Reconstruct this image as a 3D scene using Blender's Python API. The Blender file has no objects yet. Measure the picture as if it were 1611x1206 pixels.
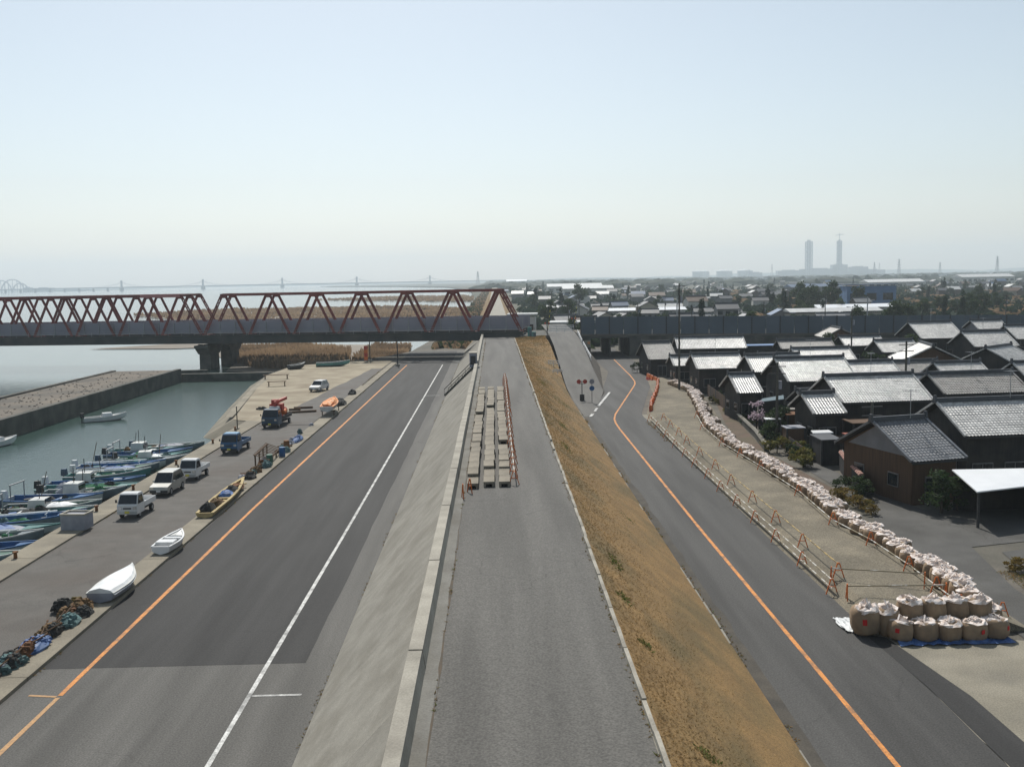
import bpy, math, random
from mathutils import Matrix, Vector
R = math.radians
rnd = random.Random(7)
S = bpy.context.scene

# ---------------------------------------------------------------- camera, sky, sun, exposure
CAM_Z = 16.5
cam_data = bpy.data.cameras.new('camera')
cam_data.sensor_width = 36.0
cam_data.lens = 34.99
cam_data.clip_start = 0.5
cam_data.clip_end = 30000
cam = bpy.data.objects.new('camera', cam_data)
S.collection.objects.link(cam)
cam.matrix_world = (Matrix.Translation((0, 0, CAM_Z)) @ Matrix.Rotation(R(-0.926), 4, 'Z')
                    @ Matrix.Rotation(R(90 - 5.96), 4, 'X') @ Matrix.Rotation(R(-1.074), 4, 'Z'))
S.camera = cam

SUN_EL, SUN_AZ = 48.0, -9.0          # azimuth measured from +Y towards +X
world = bpy.data.worlds.new('World')
S.world = world
world.use_nodes = True
wn = world.node_tree
wn.nodes.clear()
sky = wn.nodes.new('ShaderNodeTexSky')
sky.sky_type = 'NISHITA'
sky.sun_disc = False
sky.sun_elevation = R(SUN_EL)
sky.sun_rotation = R(SUN_AZ)
sky.altitude = 0
sky.air_density = 1.0
sky.dust_density = 0.9
sky.ozone_density = 0.6
bg = wn.nodes.new('ShaderNodeBackground')
bg.inputs[1].default_value = 0.098
wo = wn.nodes.new('ShaderNodeOutputWorld')
hs = wn.nodes.new('ShaderNodeHueSaturation')
hs.inputs['Saturation'].default_value = 0.66
hs.inputs['Hue'].default_value = 0.487
wn.links.new(sky.outputs[0], hs.inputs['Color'])
wn.links.new(hs.outputs[0], bg.inputs[0])
wn.links.new(bg.outputs[0], wo.inputs[0])

sun_data = bpy.data.lights.new('sun', 'SUN')
sun_data.energy = 4.1
sun_data.angle = R(0.6)
sun_data.color = (1.0, 0.96, 0.89)
sun = bpy.data.objects.new('sun', sun_data)
S.collection.objects.link(sun)
sd = Vector((math.sin(R(SUN_AZ)) * math.cos(R(SUN_EL)), math.cos(R(SUN_AZ)) * math.cos(R(SUN_EL)), math.sin(R(SUN_EL))))
sun.rotation_euler = sd.to_track_quat('Z', 'Y').to_euler()
sun.location = (0, 100, 300)

vs = S.view_settings
vs.view_transform = 'Standard'
vs.look = 'None'
vs.exposure = 0.12
vs.gamma = 1.0
vs.use_curve_mapping = False
S.cycles.use_denoising = True
S.cycles.max_bounces = 6
S.cycles.diffuse_bounces = 3
S.cycles.glossy_bounces = 3
S.cycles.transmission_bounces = 3
S.cycles.volume_bounces = 1
S.cycles.caustics_reflective = False
S.cycles.caustics_refractive = False
S.cycles.sample_clamp_indirect = 8

COL = S.collection
KIDS = {}          # parts of each object, by name

# ---------------------------------------------------------------- helpers
class MB:
    """collects shapes into one mesh"""
    def __init__(s):
        s.v = []; s.f = []; s.m = []
    def add(s, vs_, fs, m=0):
        b = len(s.v)
        s.v += [tuple(p) for p in vs_]
        s.f += [tuple(i + b for i in f) for f in fs]
        s.m += [m] * len(fs)
        return s
    def box(s, c, d, m=0, rz=0.0, top=None):
        """centre, size; top = (sx, sy) scale of the upper face"""
        hx, hy, hz = d[0] / 2, d[1] / 2, d[2] / 2
        tx, ty = top if top else (1, 1)
        pts = [(-hx, -hy, -hz), (hx, -hy, -hz), (hx, hy, -hz), (-hx, hy, -hz),
               (-hx * tx, -hy * ty, hz), (hx * tx, -hy * ty, hz), (hx * tx, hy * ty, hz), (-hx * tx, hy * ty, hz)]
        ca, sa = math.cos(rz), math.sin(rz)
        pts = [(c[0] + x * ca - y * sa, c[1] + x * sa + y * ca, c[2] + z) for x, y, z in pts]
        return s.add(pts, [(0, 3, 2, 1), (4, 5, 6, 7), (0, 1, 5, 4), (1, 2, 6, 5), (2, 3, 7, 6), (3, 0, 4, 7)], m)
    def bar(s, a, b, w, h=None, m=0):
        """rectangular bar between two points"""
        a = Vector(a); b = Vector(b); h = h or w
        d = (b - a).normalized()
        up = Vector((0, 0, 1)) if abs(d.z) < 0.95 else Vector((0, 1, 0))
        x = d.cross(up).normalized(); y = x.cross(d).normalized()
        pts = []
        for p in (a, b):
            for i, j in ((-1, -1), (1, -1), (1, 1), (-1, 1)):
                pts.append(p + x * (i * w / 2) + y * (j * h / 2))
        return s.add(pts, [(0, 1, 2, 3), (7, 6, 5, 4), (0, 4, 5, 1), (1, 5, 6, 2), (2, 6, 7, 3), (3, 7, 4, 0)], m)
    def cyl(s, a, b, r, r2=None, n=8, m=0, caps=True):
        a = Vector(a); b = Vector(b); r2 = r if r2 is None else r2
        d = (b - a).normalized()
        up = Vector((0, 0, 1)) if abs(d.z) < 0.95 else Vector((0, 1, 0))
        x = d.cross(up).normalized(); y = x.cross(d).normalized()
        pts = []
        for p, q in ((a, r), (b, r2)):
            for i in range(n):
                t = 2 * math.pi * i / n
                pts.append(p + x * (q * math.cos(t)) + y * (q * math.sin(t)))
        fs = [(i, i + n, (i + 1) % n + n, (i + 1) % n) for i in range(n)]
        if caps:
            fs += [tuple(range(n)), tuple(range(2 * n - 1, n - 1, -1))]
        return s.add(pts, fs, m)
    def rings(s, rr, m=0, closed=True, caps=True):
        """loft through rings of equal count"""
        n = len(rr[0]); pts = [p for r in rr for p in r]
        fs = []
        for k in range(len(rr) - 1):
            for i in range(n if closed else n - 1):
                j = (i + 1) % n
                fs.append((k * n + i, k * n + j, (k + 1) * n + j, (k + 1) * n + i))
        if caps and closed:
            fs.append(tuple(range(n - 1, -1, -1)))
            fs.append(tuple((len(rr) - 1) * n + i for i in range(n)))
        return s.add(pts, fs, m)
    def prism(s, poly, z0, z1, m=0):
        n = len(poly)
        pts = [(p[0], p[1], z0) for p in poly] + [(p[0], p[1], z1) for p in poly]
        fs = [(i, (i + 1) % n, (i + 1) % n + n, i + n) for i in range(n)]
        fs += [tuple(range(n - 1, -1, -1)), tuple(range(n, 2 * n))]
        return s.add(pts, fs, m)
    def mesh(s, name, mats, smooth=False):
        me = bpy.data.meshes.new(name)
        me.from_pydata(s.v, [], s.f)
        for mt in (mats if isinstance(mats, (list, tuple)) else [mats]):
            me.materials.append(mt)
        if any(s.m):
            me.polygons.foreach_set('material_index', s.m)
        if smooth:
            me.polygons.foreach_set('use_smooth', [True] * len(me.polygons))
        me.update()
        return me
    def build(s, name, mats, parent=None, loc=None, rz=None, smooth=False):
        return link(name, s.mesh(name, mats, smooth), parent, loc, rz)

def link(name, me, parent=None, loc=None, rz=None):
    o = bpy.data.objects.new(name, me)
    COL.objects.link(o)
    if parent is not None:
        o.parent = parent
        KIDS.setdefault(parent.name, []).append(o)
    if loc is not None: o.location = loc
    if rz is not None: o.rotation_euler = (0, 0, rz)
    return o

def tag(o, label=None, cat=None, group=None, kind=None):
    if label: o['label'] = label
    if cat: o['category'] = cat
    if group: o['group'] = group
    if kind: o['kind'] = kind
    return o

def thing(name, label, cat, loc=(0, 0, 0), rz=0.0, group=None):
    o = link(name, None, None, loc, rz)
    o.empty_display_size = 0.2
    return tag(o, label, cat, group)

def struct(name, mb, mats, smooth=False):
    return tag(mb.build(name, mats, smooth=smooth), kind='structure')

def copy_tree(o, parent=None, loc=None, rz=None, label=None, scale=None, group=None):
    c = o.copy()
    COL.objects.link(c)
    c.parent = parent
    if loc is not None: c.location = loc
    if rz is not None: c.rotation_euler = (0, 0, rz)
    if scale is not None: c.scale = scale
    if label: c['label'] = label
    if group: c['group'] = group
    if parent is not None: KIDS.setdefault(parent.name, []).append(c)
    for ch in list(KIDS.get(o.name, ())):
        copy_tree(ch, c)
    return c

def noise1(x, seed=0):
    """smooth 1-D noise in -1..1"""
    i = math.floor(x); f = x - i
    def h(k): return random.Random(k * 7919 + seed * 104729).uniform(-1, 1)
    f = f * f * (3 - 2 * f)
    return h(i) * (1 - f) + h(i + 1) * f

def strip(mb, xl, xr, y0, y1, z, step=2.0, jit=0.0, seed=0, m=0):
    """flat ribbon along Y; xl/xr/z may be numbers or functions of y"""
    fl = xl if callable(xl) else (lambda y: xl)
    fr = xr if callable(xr) else (lambda y: xr)
    fz = z if callable(z) else (lambda y: z)
    n = max(1, int((y1 - y0) / step))
    pts = []
    for i in range(n + 1):
        y = y0 + (y1 - y0) * i / n
        pts.append((fl(y) + jit * noise1(y * .7, seed), y, fz(y)))
        pts.append((fr(y) + jit * noise1(y * .7, seed + 1), y, fz(y)))
    mb.add(pts, [(2 * i, 2 * i + 1, 2 * i + 3, 2 * i + 2) for i in range(n)], m)
    return mb

def lerp_table(tab):
    def f(y):
        if y <= tab[0][0]: return tab[0][1]
        for (a, b), (c, d) in zip(tab, tab[1:]):
            if y <= c: return b + (d - b) * (y - a) / (c - a)
        return tab[-1][1]
    return f

# ---------------------------------------------------------------- materials
MATS = {}
def mat(name, c1, c2=None, scale=3.0, rough=0.85, metal=0.0, bump=0.0, stretch=(1, 1, 1), spec=0.3,
        c3=None, scale3=0.2, fac3=0.5, stretch3=(1, 1, 1), vary=0.0, fine=0.0, coat=0.0, bump_scale=None, edges=(.35, .65), crack=0.0):
    """noise-mixed principled surface: c1/c2 mix at `scale`, c3 stains at `scale3`, `fine` grain, `vary` per-object brightness"""
    if name in MATS: return MATS[name]
    m = bpy.data.materials.new(name); m.use_nodes = True
    t = m.node_tree; N = t.nodes; L = t.links
    b = N['Principled BSDF']
    b.inputs['Roughness'].default_value = rough
    b.inputs['Metallic'].default_value = metal
    b.inputs['Specular IOR Level'].default_value = spec
    if coat: b.inputs['Coat Weight'].default_value = coat
    tc = N.new('ShaderNodeTexCoord')
    def noise(sc, st, det=4):
        mp = N.new('ShaderNodeMapping'); mp.inputs['Scale'].default_value = st
        L.new(tc.outputs['Object'], mp.inputs[0])
        n = N.new('ShaderNodeTexNoise'); n.inputs['Scale'].default_value = sc; n.inputs['Detail'].default_value = det
        L.new(mp.outputs[0], n.inputs['Vector'])
        return n
    def ramp(src, lo, hi):
        r = N.new('ShaderNodeMapRange'); r.inputs['From Min'].default_value = lo; r.inputs['From Max'].default_value = hi
        L.new(src, r.inputs['Value']); return r.outputs[0]
    def mix(f, a, bb, mode='MIX'):
        x = N.new('ShaderNodeMix'); x.data_type = 'RGBA'; x.blend_type = mode
        if isinstance(f, (int, float)): x.inputs[0].default_value = f
        else: L.new(f, x.inputs[0])
        for k, s_ in ((6, a), (7, bb)):
            if isinstance(s_, tuple): x.inputs[k].default_value = (*s_, 1)
            else: L.new(s_, x.inputs[k])
        return x.outputs[2]
    c2 = c2 or tuple(v * 0.8 for v in c1)
    n1 = noise(scale, stretch)
    col = mix(ramp(n1.outputs[0], *edges), c1, c2)
    if c3:
        n3 = noise(scale3, stretch3, 5)
        fr = ramp(n3.outputs[0], .45, .68)
        mm = N.new('ShaderNodeMath'); mm.operation = 'MULTIPLY'; mm.inputs[1].default_value = fac3
        L.new(fr, mm.inputs[0])
        col = mix(mm.outputs[0], col, c3)
    if fine:
        n4 = noise(15.0, (1, 1, 1), 8)
        v = N.new('ShaderNodeMapRange'); v.inputs['From Min'].default_value = .3; v.inputs['From Max'].default_value = .7
        v.inputs['To Min'].default_value = 1 - fine; v.inputs['To Max'].default_value = 1 + fine
        L.new(n4.outputs[0], v.inputs['Value'])
        cc = N.new('ShaderNodeCombineColor')
        for k in range(3): L.new(v.outputs[0], cc.inputs[k])
        col = mix(1.0, col, cc.outputs[0], 'MULTIPLY')
    if crack:
        dn = noise(.9, (1, 1, 1), 3)
        va = N.new('ShaderNodeVectorMath'); va.operation = 'MULTIPLY_ADD'; va.inputs[1].default_value = (1.6, 1.6, 0)
        L.new(dn.outputs['Color'], va.inputs[0]); L.new(tc.outputs['Object'], va.inputs[2])
        vo = N.new('ShaderNodeTexVoronoi'); vo.feature = 'DISTANCE_TO_EDGE'; vo.inputs['Scale'].default_value = .22
        L.new(va.outputs[0], vo.inputs['Vector'])
        cr = N.new('ShaderNodeMapRange'); cr.inputs['From Min'].default_value = .003; cr.inputs['From Max'].default_value = .011
        cr.inputs['To Min'].default_value = crack; cr.inputs['To Max'].default_value = 0
        L.new(vo.outputs['Distance'], cr.inputs['Value'])
        mk = ramp(noise(.12, (1, 1, 1), 3).outputs[0], .45, .6)
        mm = N.new('ShaderNodeMath'); mm.operation = 'MULTIPLY'; L.new(cr.outputs[0], mm.inputs[0]); L.new(mk, mm.inputs[1])
        col = mix(mm.outputs[0], col, tuple(v * .35 for v in c1))
    if vary:
        oi = N.new('ShaderNodeObjectInfo')
        v = N.new('ShaderNodeMapRange'); v.inputs['To Min'].default_value = 1 - vary; v.inputs['To Max'].default_value = 1 + vary
        L.new(oi.outputs['Random'], v.inputs['Value'])
        cc = N.new('ShaderNodeCombineColor')
        for k in range(3): L.new(v.outputs[0], cc.inputs[k])
        col = mix(1.0, col, cc.outputs[0], 'MULTIPLY')
    L.new(col, b.inputs['Base Color'])
    if bump:
        nb = noise(bump_scale or scale * 4, (1, 1, 1), 4)
        bp = N.new('ShaderNodeBump'); bp.inputs['Strength'].default_value = bump; bp.inputs['Distance'].default_value = 0.05
        L.new(nb.outputs[0], bp.inputs['Height']); L.new(bp.outputs[0], b.inputs['Normal'])
    MATS[name] = m
    return m

# ground surfaces
M_soil = mat('soil', (.105, .095, .08), (.15, .135, .11), .5, .95, c3=(.06, .065, .05), scale3=.08, fac3=.7, bump=.3, fine=.2)
M_farland = mat('far_land', (.075, .075, .06), (.13, .115, .08), .012, .95, c3=(.045, .06, .035), scale3=.006, fac3=.8, fine=.1)
def asphalt(name, lo, hi, dark, tint=(1.0, .965, .885), crack=.3, stx=1.0):
    c = lambda v: tuple(v * k for k in tint)
    return mat(name, c(lo), c(hi), 1.1 * stx, .85, stretch=(1, .045, 1), c3=c(dark), scale3=.42, fac3=.85, stretch3=(1.5, .11, 1), fine=.34, bump=.15, bump_scale=26, edges=(.3, .7), crack=crack)
M_asph_old = asphalt('asphalt_old', .092, .125, .074)
M_asph_dark = asphalt('asphalt_dark', .029, .044, .021, (1, .985, .955), .25)
M_asph_quay = mat('asphalt_quay', (.088, .082, .073), (.112, .104, .093), .7, .85, c3=(.078, .062, .05), scale3=.13, fac3=.7, fine=.3, bump=.2, bump_scale=26, crack=.3)
M_asph_levee = asphalt('asphalt_levee', .097, .126, .075, (1, .96, .87))
M_asph_right = asphalt('asphalt_right', .06, .082, .046, (1, .98, .93))
M_asph_lane = mat('asphalt_lane', (.075, .073, .068), (.1, .097, .09), .5, .85, c3=(.055, .053, .048), scale3=.2, fac3=.8, fine=.3, bump=.2, bump_scale=26, crack=.4)
M_conc = mat('concrete', (.275, .258, .22), (.23, .215, .182), 1.3, .9, c3=(.165, .15, .12), scale3=.55, fac3=.6, stretch3=(1, .6, 1), fine=.15, bump=.15, vary=.07)
M_conc_strip = mat('concrete_strip', (.275, .245, .185), (.215, .19, .145), .4, .9, c3=(.15, .135, .105), scale3=.3, fac3=.7, fine=.18, bump=.2, vary=.06)
M_conc_light = mat('concrete_light', (.37, .345, .29), (.29, .27, .225), .8, .9, c3=(.2, .18, .15), scale3=.5, fac3=.5, fine=.15, bump=.15, vary=.08)
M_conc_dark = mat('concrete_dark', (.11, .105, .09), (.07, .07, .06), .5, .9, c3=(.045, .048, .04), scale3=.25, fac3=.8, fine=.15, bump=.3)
M_apron = mat('apron_concrete', (.34, .295, .215), (.27, .23, .165), .3, .95, c3=(.2, .16, .11), scale3=.15, fac3=.7, fine=.15, bump=.2)
M_gravel = mat('gravel_fill', (.22, .192, .14), (.165, .145, .108), .6, .95, c3=(.125, .11, .082), scale3=.2, fac3=.85, fine=.45, bump=.4, bump_scale=12)
M_sand = mat('sandy_earth', (.285, .26, .205), (.22, .2, .155), .35, .95, c3=(.15, .14, .115), scale3=.25, fac3=.7, fine=.25, bump=.3, bump_scale=10)
M_bw = mat('breakwater_top', (.19, .16, .125), (.135, .12, .1), .4, .95, c3=(.085, .08, .07), scale3=.12, fac3=.7, fine=.3, bump=.5, bump_scale=4)
M_mud = mat('mud_flat', (.2, .165, .12), (.15, .125, .095), .05, .8, c3=(.1, .09, .075), scale3=.03, fac3=.6)
M_grass = mat('dry_turf', (.27, .168, .066), (.2, .126, .052), .7, .95, c3=(.12, .095, .044), scale3=.35, fac3=.8, stretch3=(1, .5, 1), fine=.35, bump=.5, bump_scale=14)
M_blade = mat('dry_grass_blade', (.3, .195, .08), (.215, .14, .058), .8, .9, c3=(.13, .105, .046), scale3=.35, fac3=.8, stretch3=(1, .5, 1))
def leafy(m, amount=.5):
    """let some light through thin leaves"""
    t = m.node_tree; b = t.nodes['Principled BSDF']; out = [n for n in t.nodes if n.type == 'OUTPUT_MATERIAL'][0]
    tr = t.nodes.new('ShaderNodeBsdfTranslucent'); mx = t.nodes.new('ShaderNodeMixShader'); mx.inputs[0].default_value = amount
    t.links.new(b.inputs['Base Color'].links[0].from_socket, tr.inputs[0])
    t.links.new(b.outputs[0], mx.inputs[1]); t.links.new(tr.outputs[0], mx.inputs[2]); t.links.new(mx.outputs[0], out.inputs[0])
    return m
leafy(M_blade)
M_green = mat('green_tuft', (.1, .15, .035), (.2, .17, .055), 3, .9)
M_reed = mat('dry_reed', (.34, .235, .14), (.24, .165, .1), .08, .95, c3=(.1, .07, .045), scale3=.05, fac3=.7)
leafy(M_reed, .45)
M_white_paint = mat('white_road_paint', (.66, .66, .63), (.46, .46, .44), 5, .75, c3=(.14, .14, .135), scale3=1.3, fac3=.8, fine=.3)
M_orange_paint = mat('orange_road_paint', (.68, .27, .06), (.52, .21, .055), 5, .75, c3=(.17, .11, .07), scale3=1.4, fac3=.75, fine=.3)
M_orange_faded = mat('faded_orange_paint', (.5, .29, .13), (.38, .24, .13), 5, .8, fine=.2)
# metals, plastics, cloth
M_bridge_red = mat('bridge_red_paint', (.23, .05, .042), (.18, .042, .036), .4, .6, c3=(.1, .03, .022), scale3=.3, fac3=.6, vary=.1)
M_bridge_pink = mat('faded_pink_paint', (.5, .2, .19), (.42, .16, .15), .5, .7)
M_girder = mat('girder_dark', (.045, .05, .05), (.03, .034, .034), .3, .7, c3=(.1, .085, .07), scale3=.2, fac3=.5)
M_barrier = mat('barrier_panel', (.27, .265, .31), (.22, .22, .26), .2, .6, vary=.08)
M_barrier_blue = mat('blue_grey_panel', (.095, .122, .15), (.075, .1, .125), .2, .6, vary=.12)
M_steel = mat('galvanised_steel', (.36, .37, .38), (.28, .29, .3), 2, .5, metal=.6, vary=.1)
M_white = mat('white_enamel', (.72, .72, .71), (.64, .64, .63), 1.2, .35, spec=.5, vary=.04, coat=.3)
M_offwhite = mat('off_white_gelcoat', (.6, .6, .57), (.45, .46, .44), 1.0, .45, spec=.5, c3=(.3, .31, .29), scale3=.8, fac3=.4, vary=.1)
M_silver = mat('silver_paint', (.38, .38, .36), (.32, .32, .3), 1.2, .4, metal=.4, coat=.3)
M_blue = mat('blue_paint', (.035, .12, .24), (.028, .09, .19), 1.5, .4, coat=.3)
M_navy = mat('navy_paint', (.025, .07, .12), (.02, .05, .09), 1.5, .4, coat=.3)
M_skyblue = mat('light_blue_paint', (.2, .42, .62), (.16, .34, .52), 1.5, .4)
M_teal = mat('teal_gelcoat', (.1, .27, .25), (.075, .2, .19), 1.2, .5, c3=(.05, .12, .12), scale3=.8, fac3=.5, vary=.15)
M_greyhull = mat('grey_blue_gelcoat', (.2, .24, .26), (.15, .18, .2), 1.2, .5, c3=(.08, .09, .09), scale3=.9, fac3=.5, vary=.15)
M_deckblue = mat('blue_deck_paint', (.03, .13, .32), (.025, .1, .25), 1.2, .5, c3=(.06, .1, .16), scale3=.9, fac3=.5, vary=.15)
M_deckgreen = mat('green_deck_paint', (.05, .15, .1), (.04, .11, .08), 1.2, .55, c3=(.07, .1, .08), scale3=.9, fac3=.5, vary=.15)
M_glass = mat('dark_glass', (.012, .016, .02), (.02, .026, .03), 1, .08, spec=.6)
M_black = mat('black_rubber', (.018, .018, .018), (.03, .03, .03), 4, .85)
M_dark = mat('dark_machine_paint', (.035, .036, .038), (.05, .05, .05), 3, .6, vary=.2)
M_chrome = mat('lamp_lens', (.75, .75, .72), (.6, .6, .58), 4, .12, metal=.5)
M_plate = mat('number_plate', (.75, .65, .1), (.7, .6, .1), 5, .5)
M_red = mat('red_paint', (.42, .05, .03), (.34, .04, .028), 2, .55, vary=.12)
M_orange = mat('orange_plastic', (.62, .16, .03), (.5, .12, .025), 2, .6, vary=.12)
M_orange_tarp = mat('orange_tarp', (.75, .3, .1), (.65, .22, .06), 1.5, .7, c3=(.8, .6, .4), scale3=1.5, fac3=.6)
M_yellow_wood = mat('pale_yellow_hull', (.5, .39, .18), (.38, .29, .14), 1.5, .8, c3=(.2, .15, .08), scale3=1.0, fac3=.5)
M_wood = mat('weathered_wood', (.11, .065, .035), (.075, .045, .026), 2, .9, stretch=(1, 4, 4), vary=.2)
M_rust = mat('rusty_iron', (.2, .09, .035), (.12, .055, .025), 3, .85, vary=.2)
M_tarp_blue = mat('blue_tarp', (.06, .13, .33), (.04, .09, .22), 1.5, .6, c3=(.2, .3, .48), scale3=2, fac3=.4, vary=.1)
M_tarp_white = mat('white_tarp', (.78, .8, .8), (.62, .64, .64), 1.4, .6, vary=.03)
M_tarp_grey = mat('grey_tarp', (.3, .31, .35), (.22, .23, .26), 1.4, .7)
M_net_green = mat('green_net', (.03, .16, .07), (.02, .09, .045), 4, .95, bump=.6)
M_net_brown = mat('brown_net', (.17, .1, .045), (.09, .06, .03), 4, .95, bump=.6, vary=.3)
M_net_dark = mat('dark_net', (.05, .05, .045), (.03, .03, .03), 4, .95, bump=.6, vary=.2)
M_net_teal = mat('faded_teal_net', (.12, .2, .2), (.06, .1, .1), 4, .95, bump=.6, vary=.2)
M_bag = mat('beige_bag_fabric', (.32, .232, .15), (.25, .178, .115), 2.5, .9, c3=(.17, .135, .1), scale3=1.2, fac3=.5, bump=.4, vary=.14)
M_bag_top = mat('bag_mouth_fabric', (.85, .79, .75), (.58, .46, .38), 4, .9, bump=.5, vary=.1)
M_tag_red = mat('red_tag', (.55, .02, .02), (.5, .02, .02), 3, .7)
M_block = mat('precast_concrete', (.27, .238, .185), (.2, .175, .135), 1.4, .9, c3=(.2, .18, .145), scale3=.9, fac3=.5, fine=.12, bump=.1, vary=.1)
# houses
def tile_mat(name, c, rough=.42):
    return mat(name, c, tuple(v * .62 for v in c), 2.6, rough, spec=.6, c3=tuple(v * .5 for v in c), scale3=.8, fac3=.6, fine=.35, bump=.25, bump_scale=9, vary=.05)
M_tile = tile_mat('silver_grey_tile', (.6, .59, .56), .37)
M_tile_d = tile_mat('slate_grey_tile', (.17, .18, .195), .45)
M_tile_b = tile_mat('brown_grey_tile', (.3, .285, .26), .5)
M_ridge = mat('ridge_tile', (.07, .075, .085), (.05, .055, .06), 2, .55)
M_wall_dark = mat('charred_board', (.032, .031, .031), (.022, .022, .022), 1.5, .85, stretch=(5, 5, .4), c3=(.07, .06, .05), scale3=.6, fac3=.5, vary=.15)
M_wall_brown = mat('brown_board', (.115, .07, .042), (.085, .052, .033), 1.2, .85, stretch=(5, 5, .4), vary=.15)
M_wall_cream = mat('cream_plaster', (.42, .38, .3), (.34, .31, .25), .8, .9, vary=.12)
M_wall_grey = mat('grey_plaster', (.24, .24, .25), (.19, .19, .2), .8, .9, vary=.15)
M_frame = mat('window_frame', (.2, .19, .18), (.15, .145, .14), 3, .5)
M_metal_roof = mat('white_metal_roof', (.85, .86, .86), (.8, .81, .81), .8, .3, spec=.6)
M_blue_roof = mat('blue_metal_roof', (.12, .22, .4), (.1, .18, .34), .8, .5)
M_teal_roof = mat('blue_grey_roof', (.085, .14, .165), (.065, .11, .13), 1, .6, fine=.15)
M_red_roof = mat('red_iron_roof', (.33, .085, .05), (.25, .065, .04), 1, .65)
M_brick_cap = mat('terracotta_cap', (.4, .22, .17), (.3, .17, .14), 3, .8, vary=.15)
# plants
M_leaf = mat('evergreen_leaf', (.035, .06, .025), (.06, .085, .03), .8, .85, vary=.15)
M_leaf_dk = mat('conifer_leaf', (.022, .04, .024), (.035, .055, .03), .8, .9, vary=.15)
M_leaf_yel = mat('yellow_green_leaf', (.12, .13, .03), (.17, .13, .03), 1.2, .85, vary=.15)
M_leaf_or = mat('ochre_leaf', (.2, .13, .035), (.13, .11, .03), 1.0, .85, vary=.1)
M_blossom = mat('pale_blossom', (.6, .5, .55), (.5, .38, .45), 2, .9)
M_bark = mat('bark', (.07, .055, .04), (.045, .035, .028), 5, .9, stretch=(3, 3, .6))
# far things
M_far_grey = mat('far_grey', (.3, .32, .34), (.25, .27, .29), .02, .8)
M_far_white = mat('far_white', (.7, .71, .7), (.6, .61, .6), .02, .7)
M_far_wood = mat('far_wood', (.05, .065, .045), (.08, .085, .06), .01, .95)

# water
def water_mat(name, col, rough, bump, wscale):
    m = bpy.data.materials.new(name); m.use_nodes = True
    t = m.node_tree; N = t.nodes; L = t.links; b = N['Principled BSDF']
    b.inputs['Roughness'].default_value = rough
    b.inputs['IOR'].default_value = 1.33
    b.inputs['Specular IOR Level'].default_value = .5
    tc = N.new('ShaderNodeTexCoord')
    n0 = N.new('ShaderNodeTexNoise'); n0.inputs['Scale'].default_value = .02; n0.inputs['Detail'].default_value = 4
    L.new(tc.outputs['Object'], n0.inputs['Vector'])
    x = N.new('ShaderNodeMix'); x.data_type = 'RGBA'
    x.inputs[6].default_value = (*col, 1); x.inputs[7].default_value = (*[v * 1.35 for v in col], 1)
    L.new(n0.outputs[0], x.inputs[0]); L.new(x.outputs[2], b.inputs['Base Color'])
    mp = N.new('ShaderNodeMapping'); mp.inputs['Scale'].default_value = (1, 1.6, 1)
    L.new(tc.outputs['Object'], mp.inputs[0])
    n1 = N.new('ShaderNodeTexNoise'); n1.inputs['Scale'].default_value = wscale; n1.inputs['Detail'].default_value = 5
    L.new(mp.outputs[0], n1.inputs['Vector'])
    bp = N.new('ShaderNodeBump'); bp.inputs['Strength'].default_value = bump; bp.inputs['Distance'].default_value = .12
    L.new(n1.outputs[0], bp.inputs['Height']); L.new(bp.outputs[0], b.inputs['Normal'])
    return m
M_sea = water_mat('sea_water', (.06, .085, .09), .12, .25, .5)
M_basin = water_mat('harbour_water', (.018, .045, .038), .22, .4, 1.2)

# ---------------------------------------------------------------- the setting: land, water, levee, roads
FAR = 9000.0
g = MB()
# land behind the quay, then the coast beyond the bridge, down to the sea floor at the edges
coast = [(-29.2, -400), (-29.2, 118), (-32.5, 122), (-37, 150), (-42, 181), (-41, 201), (-30, 212), (-24, 224), (-20, 236),
         (-17, 300), (-14, 600), (-20, 1000), (-40, 1700), (-120, 2600), (-330, 3400), (-700, 4300), (-900, 5200), (-400, 7000), (-900, FAR)]
for (xa, ya), (xb, yb) in zip(coast, coast[1:]):
    g.add([(xa, ya, -.03), (90, ya, -.03), (90, yb, -.03), (xb, yb, -.03), (xa, ya, -6), (xb, yb, -6)],
          [(0, 1, 2, 3), (4, 0, 3, 5)], 0 if yb <= 300 else 1)
    g.add([(90, ya, -.03), (FAR, ya, -.03), (FAR, yb, -.03), (90, yb, -.03)], [(0, 1, 2, 3)], 0 if yb <= 120 else 1)
struct('ground', g, [M_soil, M_farland])
# sea and river on the left, all at one level
w = MB()
w.add([(-FAR, 230, -2), (FAR * .1, 230, -2), (FAR * .1, FAR, -2), (-FAR, FAR, -2), (-FAR, -400, -2), (-66, -400, -2), (-66, 230, -2)],
      [(0, 6, 1, 2, 3), (4, 5, 6, 0)])
struct('water', w, M_sea)
w = MB(); w.add([(-66, -400, -1.996), (-28, -400, -1.996), (-28, 232, -1.996), (-66, 232, -1.996)], [(0, 1, 2, 3)])
struct('harbour_water', w, M_basin)

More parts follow.
